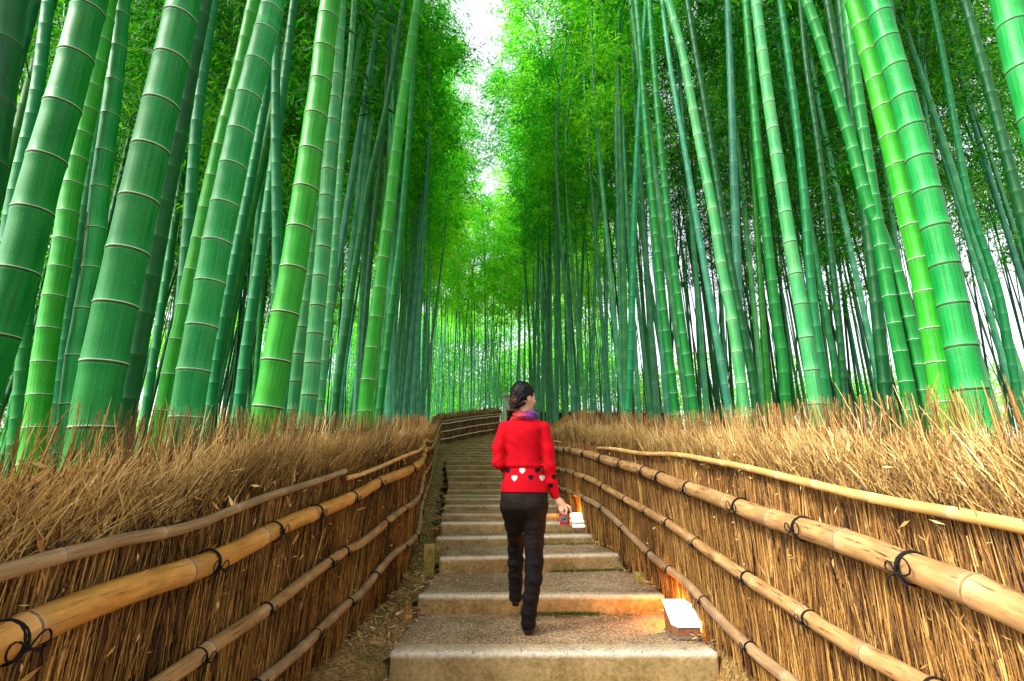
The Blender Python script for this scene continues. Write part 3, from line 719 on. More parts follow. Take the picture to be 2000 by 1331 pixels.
# ------------------------------------------------------------------ stakes, cabinet, lamps
def stake(px0, px1, ytop, ybase, dep, label):
    dd = dep*K; a = at_y(px0, ybase, dd); b = at_y(px1, ytop, dd)
    x0, x1, z0, z1 = a[0], b[0], a[2]-.08, b[2]
    V, Q = boxes_np([(x0, x1, dd, dd+(x1-x0)*.9, z0, z1)])
    o = mesh_np('wooden_stake', V, Q, M['moss_post'], smooth=False)
    bm = __import__('bmesh').new(); bm.from_mesh(o.data); __import__('bmesh').ops.subdivide_edges(bm, edges=bm.edges[:], cuts=5, use_grid_fill=True)
    for v in bm.verts: v.co += Vector((vnoise(v.co, 30), vnoise(v.co, 33, 2), vnoise(v.co, 28, 4)))*.004
    bm.to_mesh(o.data); bm.free(); bevel(o, .008); return tag(o, label, 'stake', 'mossy stubs beside the stairs')
stake(826, 848, 1064, 1108, 5.05, 'short mossy square stub left of the tall stained step')
stake(1244, 1268, 1120, 1141, 4.9, 'low mossy stub at the foot of the right fence')
stake(866, 871, 866, 882, 20.2, 'small distant stub where the left fence meets the far fence')
# pale cabinet behind the far fence
y_ = 30.5*K; a = at_y(984, 812, y_); b = at_y(1010, 772, y_)
cb = tag(empty('utility_cabinet', ((a[0]+b[0])/2, y_+.2, gr(y_))), 'pale grey cabinet with a flat lid rising behind the far fence beside her head', 'cabinet')
V, Q = boxes_np([(a[0], b[0], y_, y_+.5, gr(y_)-.1, b[2]-.02)]); mesh_np('cabinet_body', V, Q, simple('cabinet_paint', (.55,.58,.50), .5, .4, 5, (.45,.48,.40)), smooth=False, parent=cb)
V, Q = boxes_np([(a[0]-.12, b[0]+.1, y_-.1, y_+.6, b[2]-.02, b[2]+.05)]); bevel(mesh_np('cabinet_lid', V, Q, simple('cabinet_lid_paint', (.66,.64,.55), .5), smooth=False, parent=cb), .01)
loc_fix(cb)

M['lamp_panel'] = simple('lit_lamp_panel', (.58,.60,.62), .3, .4, emission=(.95,.98,1), estr=.16)
M['lamp_panel2'] = simple('glowing_lamp_panel', (.9,.9,.9), .3, .4, emission=(1,.97,.92), estr=1.3)
M['lamp_rust'] = simple('rusted_lamp_housing', (.30,.12,.05), .6, .3, 30, (.13,.06,.03), bump=.3)
M['lamp_foot'] = simple('lamp_base_metal', (.18,.15,.11), .6)
M['glow'] = simple('lamp_diffuser', (1,.6,.2), .5, .1, emission=(1,.42,.06), estr=14)
def lamp(px, py, z, w_, dp, hf, hb, panel, label, power, cut=.28):
    P = at_z(px, py, z); x0, y0 = P[0], P[1]
    r = tag(empty('path_lamp', (x0, y0, z)), label, 'lamp', 'low lamps along the right fence')
    # plan: rectangle with two cut corners (near left, far right)
    c = cut*w_; S = .03
    pl = [(-w_/2+S, 0), (-w_/2+c*.55+S, -.0), (w_/2, 0), (w_/2, dp-c*.8), (w_/2-c, dp), (-w_/2, dp), (-w_/2, c*.5)]
    pl = [(-w_/2+c*.5, 0), (w_/2, 0), (w_/2, dp-c*.8), (w_/2-c*.9, dp), (-w_/2-.01, dp), (-w_/2-.01, c*.45)]
    top = lambda y, x: hf+(hb-hf)*(y/dp)
    def prism(z0f, z1f, grow, name, mat, par):
        n = len(pl); cx = sum(p[0] for p in pl)/n; cy = sum(p[1] for p in pl)/n
        P2 = [((p[0]-cx)*grow+cx, (p[1]-cy)*grow+cy) for p in pl]
        V = [(x, y, z0f(y, x)) for x, y in P2]+[(x, y, z1f(y, x)) for x, y in P2]
        bmq = __import__('bmesh').new(); vs = [bmq.verts.new(v) for v in V]
        bmq.faces.new(vs[:n][::-1]); bmq.faces.new(vs[n:])
        for k in range(n): bmq.faces.new((vs[k], vs[(k+1) % n], vs[n+(k+1) % n], vs[n+k]))
        me = bpy.data.meshes.new(name); bmq.to_mesh(me); bmq.free(); me.materials.append(mat)
        o = bpy.data.objects.new(name, me); C.objects.link(o); o.parent = par; bevel(o, .0015); return o
    prism(lambda y, x: 0, lambda y, x: .014, 1.0, 'lamp_foot', M['lamp_foot'], r)
    prism(lambda y, x: .0145, lambda y, x: top(y, x)-.004, .93, 'lamp_housing', M['lamp_rust'], r)
    prism(lambda y, x: top(y, x)-.0035, lambda y, x: top(y, x)+.008, 1.0, 'lamp_panel', panel, r)
    V, Q = boxes_np([(w_/2*.93+.004, w_/2*.93+.012, dp*.2, dp*.62, .03, .03+hf*.9)]); mesh_np('lamp_diffuser', V, Q, M['glow'], smooth=False, parent=r)
    l = bpy.data.lights.new('lamp_light', 'POINT'); l.energy = power; l.color = (1, .33, .03); l.shadow_soft_size = .05
    lo = bpy.data.objects.new('lamp_light', l); C.objects.link(lo); lo.parent = r; lo.location = (w_*.30, dp+.05, .10)
    return r
lamp(1346, 1250, steps[0][3],   .185, .20, .072, .185, M['lamp_panel'], 'larger white-topped lamp with a rusty housing on the bottom step', 8.5)
zz = steps[3][3]
lamp(1133, 1040, zz, .145, .17, .06, .19, M['lamp_panel2'], 'smaller glowing lamp beside the camera in her hand, against the fence', 20, cut=.02)

# ------------------------------------------------------------------ hero bamboo stalks
# (path in px from the fence upwards [(x,y)...], px width at the first point, true diameter, node spacing/diameter, material, rings, label)
W_, D_, B_, T_ = ['node_white','node_dim'], ['node_dim','node_dark'], ['node_white','node_dark'], ['node_tan','node_dark']
HERO = [
([(-125,850),(-50,420),(8,50),(14,0)], 90,.15,1.9,'g_dark',D_,'dark cropped stalk cut by the upper left corner of the picture'),
([(-40,850),(10,500),(29,376),(70,188),(95,0)], 30,.085,2.2,'g_teal',D_,'slim blue-green stalk between the corner stalk and the broad shiny stalk at far left'),
([(-75,860),(-20,700),(43,500),(73,376),(128,188),(177,0)], 80,.16,1.75,'g_deep',B_,'broad shiny leaning stalk leaving the left edge of the picture'),
([(66,862),(85,713),(102,600),(121,500),(139,376),(170,225),(197,94),(213,-10)], 44,.12,1.55,'g_yellow',W_,'medium bright stalk rising left of the thickest stalk, lit yellow at the base'),
([(133,855),(148,713),(161,638),(184,500),(195,376),(220,188),(240,0)], 42,.12,2.3,'g_jade',B_,'glossy pale-green stalk with a black creeper touching the thickest stalk'),
([(179,858),(192,773),(215,653),(241,533),(267,413),(292,300),(318,188),(360,0)], 84,.17,1.5,'g_deep',B_,'thickest stalk of the whole left grove, deep green'),
([(236,850),(252,751),(267,675),(299,506),(330,340),(348,263),(372,130),(398,0)], 45,.125,1.9,'g_dark',D_,'dark shaded stalk just right of the thickest one'),
([(325,850),(345,700),(364,500),(377,334),(386,225),(402,100),(418,0)], 28,.09,2.3,'g_teal',D_,'slim stalk half hidden behind the yellow-green leaning one'),
([(308,850),(324,780),(339,702),(357,627),(371,555),(386,485),(401,413),(433,270),(468,131),(496,0)], 36,.11,2.1,'g_yellow',W_,'slender yellow-green leaning stalk left of the milky green stalk'),
([(358,850),(363,822),(377,732),(393,645),(410,555),(425,470),(442,387),(478,222),(519,64),(535,0)], 64,.155,1.45,'g_jade',W_,'thick milky green stalk with bright white rings'),
([(405,835),(425,690),(442,593),(461,495),(490,350),(517,199),(545,0)], 23,.09,2.0,'g_teal',D_,'slim teal stalk hugging the right side of the milky green stalk'),
([(460,842),(469,780),(480,690),(495,589),(511,488),(530,350),(560,120),(575,0)], 25,.095,2.0,'g_teal',D_,'slim dark teal stalk two stalks left of the brightest yellow-green one'),
([(532,850),(540,620),(542,485),(540,364),(538,240),(540,100),(548,0)], 25,.09,2.5,'g_teal',D_,'straight upright teal stalk passing behind the brightest yellow-green one'),
([(510,852),(525,788),(540,705),(557,615),(573,525),(586,440),(600,349),(613,255),(626,165),(636,71),(646,0)], 60,.155,1.6,'g_yellow',B_,'brightest yellow-green stalk in the middle of the left grove'),
([(597,828),(600,807),(607,750),(617,634),(629,506),(634,443),(643,312),(655,180),(665,0)], 35,.11,1.8,'g_pale',T_,'powdery pale stalk with rusty rings'),
([(570,826),(579,735),(586,672),(596,611),(612,480),(640,200),(660,0)], 25,.09,2.2,'g_pale',D_,'pale stalk between the brightest stalk and the powdery one'),
([(623,826),(633,705),(644,600),(656,462),(667,300),(675,203),(684,113),(692,0)], 18,.075,2.2,'g_pale',D_,'thin pale stalk right of the powdery one'),
([(712,832),(714,788),(726,681),(733,624),(749,507),(764,382),(778,257),(787,193),(806,64),(817,0)], 31,.105,2.1,'g_yellow',W_,'lone bright stalk with white rings nearest the left of the stairs'),
([(652,828),(660,750),(675,642),(692,531),(705,450),(722,350),(756,200),(785,20),(790,0)], 16,.08,2.4,'g_mid',D_,'slim curved stalk just left of the lone bright stalk'),
([(704,828),(711,660),(726,471),(745,300),(760,100),(766,0)], 14,.075,2.3,'g_dark',D_,'thin dark stalk tucked behind the lone bright stalk'),
([(738,826),(760,640),(781,470),(800,250),(812,60),(822,0)], 17,.085,2.3,'g_deep',D_,'slim deep-green stalk right of the lone bright stalk'),
([(28,865),(45,700),(60,560),(85,420),(110,280),(150,60),(160,0)], 24,.095,2.0,'g_deep',D_,'slim shaded stalk behind the far left fence top'),
([(105,860),(122,700),(140,560),(165,400),(190,250),(225,60),(240,-20)], 22,.09,2.0,'g_teal',D_,'slim teal stalk glimpsed between two brighter left stalks'),
# right grove
([(1455,805),(1444,723),(1430,624),(1409,520),(1393,416),(1362,259),(1332,101),(1305,0)], 24,.085,2.7,'g_pale',W_,'pale slender leaning stalk, first bright one of the right grove'),
([(1478,805),(1470,745),(1457,669),(1434,556),(1412,430),(1380,224),(1360,110),(1342,0)], 18,.08,2.4,'g_dark',D_,'dark stalk shadowing the first bright stalk of the right grove'),
([(1538,808),(1533,768),(1528,694),(1515,610),(1496,444),(1482,315),(1471,189),(1456,0)], 22,.085,2.2,'g_deep',D_,'olive stalk left of the brightest straight right stalk'),
([(1598,815),(1593,782),(1585,723),(1564,597),(1541,462),(1519,318),(1498,175),(1476,0)], 30,.10,2.35,'g_pale',D_,'brightest straight pale stalk in the middle of the right grove'),
([(1617,812),(1606,732),(1584,556),(1574,423),(1560,280),(1544,147),(1524,0)], 20,.08,2.6,'g_teal',D_,'blue-green stalk right beside the brightest pale one'),
([(1815,815),(1808,786),(1786,674),(1769,606),(1752,538),(1722,460),(1690,380),(1661,273),(1643,213),(1625,154),(1596,60),(1574,0)], 29,.10,1.75,'g_deep',W_,'curved stalk with white rings crossing behind its straighter neighbour'),
([(1730,800),(1712,600),(1690,430),(1660,230),(1636,115),(1615,0)], 22,.09,2.1,'g_dark',D_,'dark stalk behind the crossing of the two ringed stalks'),
([(1779,808),(1772,759),(1747,633),(1735,568),(1713,435),(1692,300),(1673,168),(1652,0)], 29,.10,2.0,'g_deep',W_,'straight dark-green stalk that the curved one crosses'),
([(1745,812),(1732,786),(1725,723),(1706,543),(1692,420),(1670,250),(1650,90),(1640,0)], 26,.095,2.2,'g_dark',D_,'shaded stalk left of the crossing pair'),
([(1845,792),(1842,777),(1834,723),(1807,565),(1792,489),(1772,410),(1734,252),(1694,95),(1667,0)], 47,.125,1.6,'g_yellow',W_,'thick vivid green stalk with white rings, left of the thickest right stalk'),
([(1902,785),(1900,777),(1887,723),(1871,644),(1854,561),(1835,480),(1816,399),(1778,242),(1734,84),(1711,0)], 58,.145,1.45,'g_jade',D_,'thickest stalk of the right grove, pale with dark rings'),
([(2125,800),(2090,560),(2040,300),(1990,110),(1966,0)], 70,.145,1.9,'g_jade',D_,'pale stalk cut by the upper right corner of the picture'),
([(2060,760),(2010,480),(1958,273),(1932,175),(1884,0)], 24,.09,2.2,'g_dark',D_,'blackish leaning stalk near the upper right corner'),
([(1988,775),(1957,601),(1935,520),(1895,400),(1868,262),(1845,130),(1820,0)], 16,.075,2.2,'g_teal',D_,'thin bluish leaning stalk right of the thickest right stalk'),
([(1226,806),(1232,700),(1236,520),(1242,330),(1252,150),(1262,0)], 16,.08,2.4,'g_mid',D_,'upright slim stalk straight above the near end of the right fence top'),
([(1320,806),(1300,640),(1282,470),(1262,250),(1248,60),(1240,-20)], 19,.085,2.2,'g_deep',W_,'slim ringed stalk leaning left in the first rows of the right grove'),
([(1357,806),(1335,660),(1310,470),(1290,280),(1275,100),(1268,0)], 19,.085,2.2,'g_deep',W_,'ringed stalk parallel to and right of another slim ringed stalk'),
([(1652,808),(1640,650),(1620,470),(1600,300),(1575,130),(1562,0)], 15,.075,2.3,'g_dark',D_,'thin dark stalk between the blue-green stalk and the ringed group'),
]
hero_xy = []
for i, (px, w0, dia, ns, mt, rings, lab) in enumerate(HERO):
    random.seed(100+i)
    x0, y0 = px[0]
    fwd = F*dia/w0                                   # distance along the view axis that gives this width
    r = ray(x0, y0); Y = fwd*r[1]                    # ray() has unit depth along the view axis
    P = [at_y(x, y, Y) for x, y in px]
    xf = np.interp(Y, PL[:, 1], PL[:, 0])-.30 if x0 < 1000 else np.interp(Y, PR[:, 1], PR[:, 0])+.34
    if (x0 < 1000 and P[0][0] > xf) or (x0 > 1000 and P[0][0] < xf):
        s_ = 1.0
        while ((x0 < 1000 and P[0][0] > xf) or (x0 > 1000 and P[0][0] < xf)) and s_ < 3:
            s_ *= 1.04; P = [at_y(x, y, Y*s_) for x, y in px]
            xf = np.interp(Y*s_, PL[:, 1], PL[:, 0])-.30 if x0 < 1000 else np.interp(Y*s_, PR[:, 1], PR[:, 0])+.34
        Y *= s_; dia *= s_
    hero_xy.append((P[0][0], Y))
    # down to the soil and on up beyond the frame
    d0 = (P[0]-P[1])/np.linalg.norm(P[0]-P[1]); zg = gr(Y)-.05
    n_dn = max(.05, (P[0][2]-zg)/max(.3, -d0[2])); low = P[0]+d0*n_dn
    d1 = (P[-1]-P[-2])/np.linalg.norm(P[-1]-P[-2]); ht = max(2., 9.-P[-1][2])
    P = [low]+P+[P[-1]+d1*ht*.5, P[-1]+d1*ht+np.array([-.05*np.sign(P[0][0])*ht, 0, 0])]
    Lh = sum(np.linalg.norm(a-b) for a, b in zip(P, P[1:]))
    o = culm('bamboo_stalk', P, dia/2, dia/2*max(.5, 1-.045*Lh), dia*ns, 22 if w0 > 24 else 14, [M[mt], M[rings[0]], M[rings[1]]], hi=True)
    tag(o, lab, 'bamboo', 'bamboo stalks of the front rows')

# creeper on the glossy stalk
_o = [o for o in C.objects if o.get('label', '').startswith('glossy pale-green')][0]
_Y = hero_xy[4][1]-.045
_pts = [at_y(x, y, _Y) for x, y in ((170,415),(167,435),(165,455),(163,474),(161,500),(157,530),(155,560),(153,583),(158,604))]
_V, _Q, _T = tube_np(catmull(_pts, 40)+RNG.normal(size=(40, 3))*.0012, np.linspace(.0028, .0012, 40), 5)
mesh_np('creeper', _V, _Q, M['twig'], T=_T, parent=_o)
# ------------------------------------------------------------------ bamboo with crowns: mid and far rows
def leaves_np(centers, dirs, L, wd, rg, droop=.5):
    N = len(centers)
    d = dirs/np.linalg.norm(dirs, axis=1)[:, None]
    s = np.cross(d, rg.normal(size=(N, 3))); s /= np.linalg.norm(s, axis=1)[:, None]+1e-9
    a = centers; tip = centers+d*L[:, None]; mid = centers+d*(L*.4)[:, None]
    V = np.stack([a, mid+s*(wd/2)[:, None], tip, mid-s*(wd/2)[:, None]], 1).reshape(-1, 3)
    return V, np.arange(4*N).reshape(-1, 4)
def make_kind(seed, H, r, crown0, spread, nleaf, leafL, leafmat):
    """one bamboo: culm mesh + crown mesh data, bending towards local +x at the top"""
    rg = np.random.default_rng(seed); random.seed(seed)
    bend = rg.uniform(.6, 1.6); ln = rg.normal()*.02
    zs = np.linspace(-.2, H, 9); xs = ln*zs+bend*np.clip((zs/H-.45)/.55, 0, 1)**2.2; ys_ = rg.normal()*.015*zs
    P = np.c_[xs, ys_, zs]
    V, Q, T, mi, uv, seg = culm_np(P, r, r*.22, .30 if r > .045 else .34, 9, hi=False, taper_pow=1.6)
    cm = mesh_np('culm', V, Q, [M['g_mid' if leafL < .165 and leafL > .155 else 'g_lit'], M['node_dim'], M['node_dark']], mi, uv, {'seg': seg}, True, None, T)
    nb = int(46*spread/1.7); cs = []; ds = []; br = []
    for b in range(nb):
        u = (b+rg.random())/nb; h = crown0+(H-crown0)*u**.85
        c0 = np.array([np.interp(h, zs, xs), np.interp(h, zs, ys_), h]); az = rg.random()*6.28
        Lb = spread*(.45+.75*math.sin(min(1, u+.12)*math.pi)**.7)*rg.uniform(.6, 1.1)
        dv = np.array([math.cos(az), math.sin(az), rg.uniform(.35, .9)]); dv /= np.linalg.norm(dv)
        t = np.linspace(0, 1, 6)[:, None]; pts = c0+dv*Lb*t+np.array([0, 0, -1.])*Lb*.45*t**2.2
        br.append(tube_np(pts, np.linspace(.009, .003, 6), 3, False))
        k = nleaf//nb; tt = rg.random(k)**.7*.95+.08
        pc = np.stack([np.interp(tt, t[:, 0], pts[:, i]) for i in range(3)], 1)
        # leaves sit in sprays: small clusters offset from the branch
        cl = rg.normal(size=(max(2, k//9), 3))*np.array([.22, .22, .13])*Lb*.55; cl[:, 2] -= .05
        idx = rg.integers(0, len(cl), k); tc = rg.random(len(cl))**.6*.98+.05
        pc = np.stack([np.interp(tc[idx], t[:, 0], pts[:, i]) for i in range(3)], 1)+cl[idx]+rg.normal(size=(k, 3))*.10
        cs.append(pc); dd = rg.normal(size=(k, 3))*.6+np.array([dv[0]*.6, dv[1]*.6, -.45]); ds.append(dd)
    cs = np.vstack(cs); ds = np.vstack(ds); n = len(cs)
    L = rg.uniform(.7, 1.25, n)*leafL; V, Q = leaves_np(cs, ds, L, L*.19, rg)
    V2, Q2, _ = merge(br); mi = np.concatenate([np.zeros(len(Q), int), np.ones(len(Q2), int)])
    rnd = np.concatenate([np.repeat(rg.random(n), 4), np.zeros(len(V2))])
    cr = mesh_np('crown', np.vstack([V, V2]), np.vstack([Q, Q2+len(V)]), [leafmat, M['branch']], mi, None, {'rnd': rnd}, False)
    return cm, cr
def placed(kind, loc, rz, scl, label, group, crown=True):
    cm, cr = kind
    e = empty('bamboo', loc, rz); e.scale = (scl, scl, scl); e.rotation_euler = (random.gauss(0, .028), random.gauss(0, .028), rz)
    for src in ((cm, cr) if crown else (cm,)):
        c = src.copy(); C.objects.link(c); c.parent = e
    return tag(e, label, 'bamboo', group)
KN = [make_kind(40+i, 13.5+i*.5,   .046+.003*(i % 3), 6.6+.6*(i % 3), 1.15, 4300, .15, M['leaf_mid_lit']) for i in range(4)]      # narrow, by the path
KR = [make_kind(50+i, 14+i*.7, .047, 7.2+.8*(i % 3), 1.8, 5200, .155, M['leaf']) for i in range(4)]
KB = [make_kind(70+i, 13+i*.7, .048, 7.0+.6*(i % 4), 1.8, 5000, .17, M['leaf_mid_lit']) for i in range(3)]
KM = [make_kind(60+i, 13+i*.7, .048+.004*(i % 3), 4.4+.6*(i % 4), 1.9, 8200, .16, M['leaf']) for i in range(5)]
KF = [make_kind(80+i, 13+i*.6, .050, 6.5+.9*(i % 3), 1.9, 4600, .21, M['leaf_far_lit']) for i in range(4)]
PT = [np.array(h) for h in hero_xy]
MIDS = []
rg = np.random.default_rng(5)
GR = {'L': ('slim green bamboo stalk in the crowded left grove behind the thick front stalks', 'slim bamboo crowding the left grove'),
      'LP': ('slim green bamboo close behind the left fence farther up the stairs', 'slim bamboo along the left fence'),
      'R': ('slim dark bamboo stalk of the right grove standing against the white sky', 'slim bamboo of the right grove'),
      'RP': ('slim green bamboo rising just behind the right fence past the woman', 'slim bamboo along the right fence'),
      'F': ('pale slender bamboo beyond the far fence at the end of the stairs', 'slender bamboo beyond the far fence')}
def try_place(x, y, key, dmin):
    p = np.array([x, y])
    for q in PT:
        if abs(q[0]-x) < dmin and abs(q[1]-y) < dmin and np.linalg.norm(q-p) < dmin: return False
    if math.hypot(x, y) < 4.3: return False
    PT.append(p)
    lab, grp = GR[key]
    clx = np.interp(y, [0, 3.3, 5, 6, 10, 14, 18, 21, 25], [.25, .25, .22, .08, -.45, -.95, -1.1, -.6, .6])
    near = abs(x-clx) < 3.0 and y < 17
    kinds = KR if key == 'R' and rg.random() < .75 else KF if key == 'F' else (KN if near else KB if abs(x-clx) < 6.5 and y > 11 else KM)
    k = kinds[rg.integers(len(kinds))]
    away = 0 if x > clx else math.pi
    rz = away+rg.normal()*.7 if near else rg.random()*6.28
    s = rg.uniform(.82, 1.15)*(1.2 if key == 'F' else 1)
    e = placed(k, (x, y, gr(y)-.03-max(0, x-14)*.05), rz, s, lab, grp)
    v = np.array([x, y, gr(y)+1.4-CZ]); MIDS.append((key, 1000+F*v[0]/(v[1]*cp+v[2]*sp), y, e))
    return True
def fill(key, n, fx, y0, y1, dmin, pw=1.0):
    c = 0; t = 0
    while c < n and t < n*60:
        t += 1; y = y0+(y1-y0)*rg.random()**pw; x = fx(y, rg.random())
        if try_place(x, y, key, dmin): c += 1
for x_, y_, k_, r_, s_ in ((-3.55,18.0,'LP',0,1.22),(-3.9,19.6,'LP',0,1.35),(-4.2,21.4,'LP',.3,1.45),(1.35,17.4,'RP',3.14,1.22),(1.5,19.2,'RP',3.3,1.34),(1.9,21.2,'RP',3.1,1.45),(1.05,12.3,'RP',3.0,1.1),(1.0,14.2,'RP',3.2,1.15)):
    e = placed(KB[int(y_*3) % 3], (x_, y_, gr(y_)), r_, s_, 'x', GR[k_][1]); PT.append(np.array([x_, y_]))
    v = np.array([x_, y_, gr(y_)+1.4-CZ]); MIDS.append((k_, 1000+F*v[0]/(v[1]*cp+v[2]*sp), y_, e))
fill('LP', 34, lambda y, u: np.interp(y, PL[:, 1], PL[:, 0])-.45-u*1.1, 4.2, 19, .42)
fill('L', 84, lambda y, u: np.interp(y, PL[:, 1], PL[:, 0])-.8-u**1.1*(2+y*.62), 3.2, 25, .5)
fill('RP', 26, lambda y, u: np.interp(y, PR[:, 1], PR[:, 0])+.5+u*1.1, 5.2, 18, .42)
fill('R', 58, lambda y, u: np.interp(y, PR[:, 1], PR[:, 0])+.9+u**1.1*(1.5+y*.62), 4.2, 21, .5, .9)
fill('R', 11, lambda y, u: y*(.82+.35*u), 4.6, 13, .45)
fill('F', 10, lambda y, u: -3.6-u*3.5, 21.5, 27, .5)
fill('F', 44, lambda y, u: -8.5+u*17, 27.8, 35, .55)
def nth(n):
    return '%d%s' % (n, 'th' if 10 <= n % 100 <= 20 else {1: 'st', 2: 'nd', 3: 'rd'}.get(n % 10, 'th'))
SHORT = ['dark corner stalk', 'slim blue-green stalk at far left', 'broad shiny leaning stalk', 'medium bright stalk', 'glossy stalk with the creeper', 'thickest left stalk', 'dark stalk beside the thickest', 'slim half-hidden teal stalk',
         'slender yellow-green leaning stalk', 'milky green stalk', None, None, 'straight upright teal stalk', 'brightest yellow-green stalk', 'powdery pale stalk', None, None, 'lone white-ringed stalk nearest the stairs']
ref = [(HERO[i][0][0][0], n) for i, n in enumerate(SHORT) if n]+[(1455, 'first pale leaning right stalk'), (1598, 'brightest pale right stalk'), (1815, 'curved white-ringed stalk'), (1845, 'thick vivid ringed stalk'), (1902, 'thickest right stalk')]
for key in 'LR':
    by = {}
    for k_, px, y, e in sorted((m for m in MIDS if m[0] == key), key=lambda m: m[1]):
        rx, rn = min(ref, key=lambda r_: abs(r_[0]-px)); by.setdefault((rn, px > rx), []).append((abs(px-rx), e))
    for (rn, side), lst in by.items():
        lst.sort(key=lambda t: t[0])
        for i, (_, e) in enumerate(lst): e['label'] = 'slim %s background stalk, %s to the %s of the %s' % ('left-grove' if key == 'L' else 'right-grove', nth(i+1), 'right' if side else 'left', rn)
for key, txt in (('LP', 'slim stalk just behind the left fence, %s counting left from the far fence'), ('RP', 'slim stalk just behind the right fence, %s counting right from the woman'), ('F', 'pale slender bamboo beyond the far fence, %s counting from the left')):
    lst = sorted((m for m in MIDS if m[0] == key), key=lambda m: -m[1] if key == 'LP' else m[1])
    for i, m_ in enumerate(lst): m_[3]['label'] = txt % nth(i+1)
for ks in (KN, KM, KB, KF, KR):
    for a, b in ks:
        bpy.data.objects.remove(a); bpy.data.objects.remove(b)
# the farther stalks nobody could count
parts = []; 
rs = np.random.default_rng(77)
Vs = []; Qs = []; sg = []; uvs = []; mis = []; dk = []; n0 = 0
for i in range(800):
    y = rs.uniform(31, 43); x = rs.uniform(-21, 10)
    if i >= 640: y = rs.uniform(11, 30); x = rs.uniform(.12*y+1.6, 1.12*y)
    if i < 200: y = rs.uniform(9, 30); x = -rs.uniform(.24*y+1.6, 1.15*y)
    H = rs.uniform(10, 14); l = rs.normal(size=2)*.05; r = rs.uniform(.028, .046)
    z0 = gr(y)-.1-max(0, x-14)*.05; random.seed(i)
    P = [(x, y, z0), (x+l[0]*H*.5, y+l[1]*H*.5, z0+H*.5), (x+l[0]*H+rs.normal()*.4, y+l[1]*H, z0+H)]
    V, Q, T, mi, uv, seg = culm_np(P, r, r*.3, .42, 6, hi=False)
    dk.append(np.full(len(Q), 0 if 200 <= i < 640 else 3)); Vs.append(V); Qs.append(Q+n0); n0 += len(V); sg.append(seg); uvs.append(uv); mis.append(mi[:len(Q)])  # side stalks dark green; on the right the backlit silhouette is in the colour
tag(mesh_np('distant_bamboo_stalks', np.vstack(Vs), np.vstack(Qs), [M['g_lit'], M['node_dim'], M['node_dark'], M['g_dark']], np.where((np.concatenate(mis) == 0) & (np.concatenate(dk) == 3), 3, np.concatenate(mis)), np.vstack(uvs), {'seg': np.concatenate(sg)}), kind='stuff')
def foliage_mass(name, n, blobs, L, mat, seed):
    rg = np.random.default_rng(seed); cs = []
    wts = np.array([b[3]*b[4]*b[5] for b in blobs]); wts = wts/wts.sum()
    for b, w_ in zip(blobs, wts):
        k = int(n*w_); d = rg.normal(size=(k, 3)); d /= np.linalg.norm(d, axis=1)[:, None]; rr = rg.random(k)**.45
        cs.append(np.array(b[:3])+d*rr[:, None]*np.array(b[3:6]))
    c = np.vstack(cs); n = len(c); V, Q = leaves_np(c, rg.normal(size=(n, 3))+[0, 0, -.5], rg.uniform(.7, 1.3, n)*L, rg.uniform(.7, 1.3, n)*L*.33, rg)
    tag(mesh_np(name, V, Q, mat, attrs={'rnd': np.repeat(rg.random(n), 4)}, smooth=False), kind='stuff')
rb = np.random.default_rng(8)
bl = [(rb.uniform(-44, 9), rb.uniform(45, 55), rb.uniform(4, 23), rb.uniform(1.5, 3), rb.uniform(1.2, 2.5), rb.uniform(1.0, 2.2)) for _ in range(190)]
bl += [(rb.uniform(-17, 9.5), rb.uniform(44, 47), rb.uniform(4, 16), rb.uniform(1.3, 2.4), 1.2, rb.uniform(.9, 1.8)) for _ in range(130)]
foliage_mass('distant_bamboo_foliage', 190000, bl, .34, M['leaf_far_lit'], 3)
bl = []
for _ in range(110):
    y = rb.uniform(9, 30); x = -rb.uniform(.85*y, 1.25*y)-2; bl.append((x, y, rb.uniform(2, 15), rb.uniform(1.0, 2.2), rb.uniform(1, 2), rb.uniform(.9, 1.8)))
foliage_mass('left_bamboo_foliage', 60000, bl, .20, M['leaf'], 4)
bl = []
for _ in range(150):
    y = rb.uniform(11, 26); x = rb.uniform(.55*y, 1.35*y); z = rb.uniform(10.2, 15)-.0*y
    bl.append((x, y, z+ (y-12)*.18, rb.uniform(.9, 1.9), rb.uniform(.9, 1.8), rb.uniform(.5, 1.2)))
foliage_mass('right_bamboo_foliage', 70000, bl, .19, M['leaf'], 5)
bl = [(rb.uniform(10, 56), rb.uniform(45, 54), rb.uniform(4, 9)+max(0, 3-abs(rb.normal()*2)), rb.uniform(2, 4), 2, rb.uniform(1, 2)) for _ in range(70)]
foliage_mass('distant_shrubs', 26000, bl, .42, M['shrub'], 6)

# ------------------------------------------------------------------ the woman: signed-distance sculpting turned into meshes
def s_ell(P, c, r, R=None):
    q = P-np.array(c)
    if R is not None: q = q@R
    r = np.array(r); k0 = np.linalg.norm(q/r, axis=-1); k1 = np.linalg.norm(q/(r*r), axis=-1)+1e-9
    return k0*(k0-1)/k1
def s_cone(P, a, b, ra, rb, flat=None):
    a = np.array(a, float); b = np.array(b, float); ba = b-a; pa = P-a
    h = np.clip((pa@ba)/(ba@ba), 0, 1); d = pa-h[..., None]*ba
    if flat is not None:  # squash along a direction
        n = np.array(flat[0], float); n /= np.linalg.norm(n); k = flat[1]; d = d+(d@n)[..., None]*n*(1/k-1)
    return np.linalg.norm(d, axis=-1)-(ra+(rb-ra)*h)
def s_chain(P, pts, k=.012, flat=None):
    f = None
    for (a, ra), (b, rb) in zip(pts, pts[1:]):
        g = s_cone(P, a, b, ra, rb, flat); f = g if f is None else smin(f, g, k)
    return f
def smin(a, b, k):
    h = np.clip(.5+.5*(b-a)/k, 0, 1); return b*(1-h)+a*h-k*h*(1-h)
